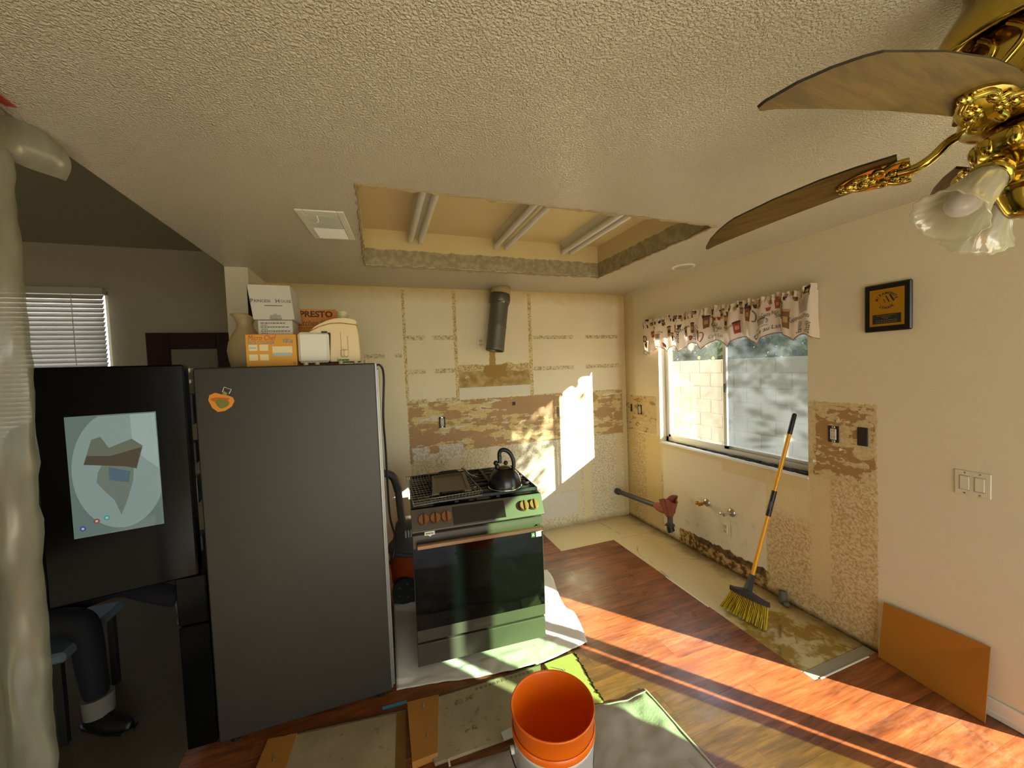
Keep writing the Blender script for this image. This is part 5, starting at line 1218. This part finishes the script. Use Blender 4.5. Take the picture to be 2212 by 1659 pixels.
mb = MB(); a_, b_ = at(-40, 175, 'z', 2.437), at(36, 232, 'z', 2.437); n_ = Vector((b_.y-a_.y, a_.x-b_.x, 0)).normalized()*.022
mb.prism([(p.x, p.y) for p in (a_, b_, b_-n_, a_-n_*1.3)], 2.436, 2.439); tag(mb.build('red_tape', simple('red_sheathing_tape', '#a8402e', .35)), 'strip of red tape fixing the plastic sheet to the ceiling', 'tape')

# ================================================================ living room
M_slat = simple('white_blind_slat', '#c8c4bc', .5)
bl2 = root('window_blind', 'white horizontal slat blind on the dim living room window', 'blind', ((bx0+bx1)/2, LY-.03, bz0))
MB().rbox(bx0, bx1, LY-.07, LY-.01, bz1-.05, bz1+.01, .004).build('head_rail', M_slat, bl2)
ns = 32
for i in range(ns):
    z_ = bz1-.075-i*.041
    MB().add([(bx0+.01, LY-.062, z_-.021), (bx1-.01, LY-.062, z_-.021), (bx1-.01, LY-.034, z_+.021), (bx0+.01, LY-.034, z_+.021)], [(0, 1, 2, 3)]).build('slat', M_slat, bl2, thick=.003)
for xx in (bx1-.22, bx0+.25): MB().cyl((xx, LY-.068, bz0), (xx, LY-.068, bz1-.05), .003, n=6).build('ladder_cord', M_wht, bl2)
q0, q1, q2 = at(318, 720, 'y', LY), at(499, 719, 'y', LY), at(371, 755, 'y', LY)
mf = root('framed_mirror', 'dark maroon framed picture on the living room wall behind the refrigerator', 'picture frame', ((q0.x+q1.x)/2, LY-.02, 1.3))
fx0_, fx1_, fz1_ = q0.x, min(q1.x, -1.38), q0.z; mx0, mx1, mz1 = q2.x, at(472, 756, 'y', LY).x, q2.z
mb = MB(); M_mar = simple('dark_maroon', '#2a070b', .4)
mb.rbox(fx0_, mx0, LY-.04, LY-.002, 1.3, fz1_, .004); mb.rbox(mx1, fx1_, LY-.04, LY-.002, 1.3, fz1_, .004); mb.rbox(mx0, mx1, LY-.04, LY-.002, mz1, fz1_, .004); mb.rbox(mx0, mx1, LY-.04, LY-.002, 1.3, 1.42, .004); mb.build('frame', M_mar, mf)
MB().box(mx0, mx1, LY-.02, LY-.004, 1.42, mz1).build('panel', simple('pale_picture_panel', '#8d8876', .5), mf)

# chair and the person sitting behind the open door
ch = root('dining_chair', 'dark dining chair with pale blue seat edge behind the open refrigerator door', 'chair', (-1.62, 2.52, 0))
M_chair = simple('dark_chair_wood', '#15110f', .6)
MB().rbox(-1.86, -1.42, 2.30, 2.74, .40, .45, .012).build('seat', simple('pale_blue_seat', '#5c6e7c', .7), ch)
for (xx, yy) in ((-1.84, 2.32), (-1.46, 2.70), (-1.84, 2.70), (-1.46, 2.33)): MB().rbox(xx-.015, xx+.015, yy-.015, yy+.015, .002, .40, .003).build('leg', M_chair, ch)
MB().rbox(-1.88, -1.85, 2.32, 2.72, .45, .86, .008).build('backrest', M_chair, ch)
M_skin = simple('skin', '#8a5f48', .6); M_trou = simple('navy_trousers', '#0c0e18', .85); M_shirt = simple('dark_shirt', '#17161a', .85); M_sock = simple('white_sock', '#76736c', .9, bump=.4, bs=80); M_shoe = simple('black_shoe', '#0d0c0c', .5)
def skin(name, joints, edges, radii, mat, parent, root_i=0, sub=2):
    inv = WM[parent.name].inverted(); me = bpy.data.meshes.new(name); me.from_pydata([inv @ Vector(p) for p in joints], edges, []); me.update()
    o = bpy.data.objects.new(name, me); COL.objects.link(o); o.parent = parent; WM[o.name] = WM[parent.name].copy(); me.materials.append(mat)
    sk = o.modifiers.new('skin', 'SKIN'); sk.use_smooth_shade = True
    for i, d_ in enumerate(me.skin_vertices[0].data):
        r_ = radii[i]; d_.radius = r_ if isinstance(r_, tuple) else (r_, r_); d_.use_root = (i == root_i)
    sb = o.modifiers.new('sub', 'SUBSURF'); sb.levels = sb.render_levels = sub
    return o
pe_ = root('person', 'person in dark trousers sitting behind the open refrigerator door', 'person', (-1.62, 2.52, 0))
J = [(-1.68, 2.50, .56), (-1.70, 2.50, .74), (-1.66, 2.49, .94), (-1.63, 2.49, 1.08), (-1.60, 2.48, 1.18), (-1.58, 2.48, 1.28),
     (-1.63, 2.33, 1.03), (-1.50, 2.28, .80), (-1.28, 2.34, .82), (-1.63, 2.66, 1.03), (-1.50, 2.70, .80), (-1.28, 2.62, .80),
     (-1.66, 2.42, .54), (-1.42, 2.44, .53), (-1.40, 2.42, .30), (-1.37, 2.40, .12),
     (-1.66, 2.58, .55), (-1.36, 2.62, .60), (-1.14, 2.50, .55), (-1.04, 2.45, .53)]
ED = [(0, 1), (1, 2), (2, 3), (3, 4), (4, 5), (3, 6), (6, 7), (7, 8), (3, 9), (9, 10), (10, 11), (0, 12), (12, 13), (13, 14), (14, 15), (0, 16), (16, 17), (17, 18), (18, 19)]
RA = [(.12, .15), (.12, .15), (.12, .16), (.11, .15), .05, .055, .055, .042, .033, .055, .042, .033, .08, .066, .058, .05, .08, .066, .055, .048]
skin('body', J, ED, RA, M_trou, pe_)
hd = MB(Matrix.Translation((-1.55, 2.48, 1.37))); hd.sphere((0, 0, 0), .1, 20, (1, .8, 1.2)); hd.sphere((.1, 0, -.01), .016, 8, (1, .7, 1.4)); hd.sphere((.09, -.035, .02), .010, 8); hd.sphere((.09, .035, .02), .010, 8); hd.sphere((0, -.082, -.005), .02, 8, (1, .4, 1.4)); hd.sphere((0, .082, -.005), .02, 8, (1, .4, 1.4)); hd.build('head', M_skin, pe_)
MB(Matrix.Translation((-1.565, 2.48, 1.40))).sphere((0, 0, 0), .108, 16, (.95, .86, 1.0)).build('hair', M_ink, pe_)
for s_, h0 in ((-1, Vector((-1.27, 2.34, .82))), (1, Vector((-1.27, 2.62, .80)))):
    hj = [h0, h0+Vector((.06, 0, 0))]; he = [(0, 1)]; hr = [.03, .034]
    hand = skin('hand', hj, he, hr, M_skin, pe_, 0, 1)
    for f_ in range(4): skin('finger', [h0+Vector((.07, (f_-1.5)*.019, 0)), h0+Vector((.11, (f_-1.5)*.022, -.006)), h0+Vector((.13+.006*(f_ in (1, 2)), (f_-1.5)*.022, -.03))], [(0, 1), (1, 2)], [.009, .0085, .007], M_skin, pe_, 0, 1)
    skin('thumb', [h0+Vector((.03, -s_*.03, 0)), h0+Vector((.06, -s_*.055, -.01)), h0+Vector((.09, -s_*.05, -.02))], [(0, 1), (1, 2)], [.011, .010, .008], M_skin, pe_, 0, 1)
def shoe(a, d, mat, name): 
    d = Vector(d).normalized(); s_ = MB()
    T = Matrix.Translation(a) @ Matrix.Rotation(math.atan2(d.y, d.x), 4, 'Z')
    MB(T).grid(lambda u, v: Vector((-.07+.27*u, (.045*(sin(pi*min(1, .12+.86*u))**.5))*cos(pi*v), (.012+(.075-.045*u)*(sin(pi*v))))), 14, 10).build(name, mat, pe_, thick=.004)
    MB(T).prism([(-.075, -.035), (-.05, -.045), (.1, -.05), (.18, -.035), (.205, 0), (.18, .035), (.1, .05), (-.05, .045), (-.075, .035)], .001, .014).build('sole', mat, pe_)
shoe((-1.37, 2.40, .001), (.85, -.5, 0), M_shoe, 'shoe')
MB().cyl((-1.37, 2.40, .06), (-1.375, 2.405, .15), .056, .060, 18).build('sock', M_sock, pe_)
skin('raised_shoe', [(-1.05, 2.455, .53), (-1.0, 2.43, .49), (-.985, 2.37, .46), (-.98, 2.31, .47)], [(0, 1), (1, 2), (2, 3)], [.045, .047, .042, .03], simple('pale_shoe', '#6b665e', .7), pe_, 0, 1)

# ================================================================ outside
M_soil = simple('yard_ground', '#a89878', .9, var=.2, vs=4)
struct(MB().box(R+.14, 30, -25, 30, -.40, -.16).build('yard_ground', M_soil, world=True))
struct(MB().box(-30, R+.14, -40, -3.3, -.40, -.16).build('yard_ground', M_soil, world=True))
struct(MB().box(-30, R+.14, 4.9, 30, -.40, -.16).build('yard_ground', M_soil, world=True))
M_block = simple('cream_block', '#94896f', .85, var=.10, vs=5, bump=.4, bs=60); M_mort = simple('block_mortar', '#a99c84', .9)
bw = root('block_wall', 'cream concrete block garden wall seen through the kitchen window', 'garden wall', (4.83, 4.4, -.16))
MB().box(4.76, 4.93, 1.4, 14, -.16, 1.69).build('core', M_mort, bw)
bme = None
for r_ in range(9):
    for k_ in range(13):
        y0 = 2.2+k_*.40+(.2 if r_ % 2 else 0); z0 = 1.70-(r_+1)*.2035
        if bme is None:
            b0 = MB().rbox(4.75, 4.80, y0+.004, y0+.396, z0+.004, z0+.1995, .004).build('block', M_block, bw); bme = b0; by0, bz_ = y0, z0
        else:
            b = bme.copy(); COL.objects.link(b); b.parent = bw; b.location = (rb.uniform(-.002, .002), y0-by0, z0-bz_)
def foliage(name, pts, mat, parent, size, rng):
    mb = MB()
    for p in pts:
        d = Vector((rng.uniform(-1, 1), rng.uniform(-1, 1), rng.uniform(-.6, 1))).normalized(); e_ = d.orthogonal().normalized(); s_ = size*rng.uniform(.7, 1.3)
        f_ = d.cross(e_); mb.v += [p-e_*s_, p+f_*s_*.42, p+e_*s_, p-f_*s_*.42]; n_ = len(mb.v); mb.f.append((n_-4, n_-3, n_-2, n_-1)); mb.sm.append(False); mb.mi.append(0)
    o = mb.build(name, mat, parent); o['kind'] = 'stuff'; return o
g = G('citrus_leaf'); c = g.mix(g.noise(6, 3), '#2f4420', '#4f6a2a'); M_leaf = g.end(g.mixs(.3, g.bsdf(c, .45), g.node('ShaderNodeBsdfTranslucent', Color=lin('#5f8030'))))
rf_ = random.Random(31)
def tree(name, label, cx, cy, rx, ry, z0, z1, n, cat='tree', size=.06):
    o = root(name, label, cat, (cx, cy, -.16))
    MB().tube([(cx, cy, -.16), (cx+.05, cy, .8), (cx, cy+.05, z0+.5)], [.09, .07, .05], 8).build('trunk', simple('bark', '#4a3a28', .9, var=.3, vs=20) if 'bark' not in bpy.data.materials else bpy.data.materials['bark'], o)
    pts = []
    while len(pts) < n:
        p = Vector((rf_.uniform(-1, 1), rf_.uniform(-1, 1), rf_.uniform(-1, 1)))
        if .45 < p.length < 1: pts.append(Vector((cx+p.x*rx, cy+p.y*ry, (z0+z1)/2+p.z*(z1-z0)/2)))
    foliage('foliage', pts, M_leaf, o, size, rf_); return o
lt = tree('lemon_tree', 'green lemon tree with yellow fruit behind the garden wall, seen through the left pane', 6.2, 6.9, 1.0, 1.15, .8, 3.2, 9000, size=.08)
M_lem = simple('lemon_yellow', '#e0c010', .45)
for (px, py) in ((1510, 773), (1516, 788), (1541, 774), (1526, 789), (1500, 786), (1533, 780)):
    p = at(px, py, 'x', 5.35 if (px+py) % 2 else 5.6); MB().sphere(p, .026, 10, (1, 1, 1.2)).build('lemon', M_lem, lt)
tree('hedge_tree', 'dark green bushy tree behind the garden wall, seen through the right pane', 6.3, 4.4, 1.1, 1.25, .7, 3.4, 10000, size=.08)
tree('tall_shrub', 'dense shrub behind the garden wall at the left end of the window view', 6.4, 9.3, 1.1, 1.2, .7, 2.9, 8000, size=.08)
# tree between the window and the sun: its crown dapples the right pane
sd = -SUN_DIR; o = root('shade_tree', 'small leafy tree in the side yard beside the house', 'tree', (4.5, -.5, -.16)); pts = []
for i in range(28):
    w0 = Vector((R+.08, rf_.uniform(1.45, 2.36), rf_.uniform(.75, 2.2))); pts.append(w0+sd*rf_.uniform(2.3, 3.3))
for i in range(700): pts.append(Vector((4.5+rf_.gauss(0, .3), -.75+rf_.gauss(0, .22), 3.0+rf_.gauss(0, .35))))
foliage('foliage', pts, M_leaf, o, .062, rf_)
MB().tube([(4.45, -.75, -.16), (4.5, -.7, 1.0), (4.45, -.55, 2.0), (4.42, -.45, 2.8)], [.07, .06, .045, .02], 8).build('trunk', bpy.data.materials['bark'], o)
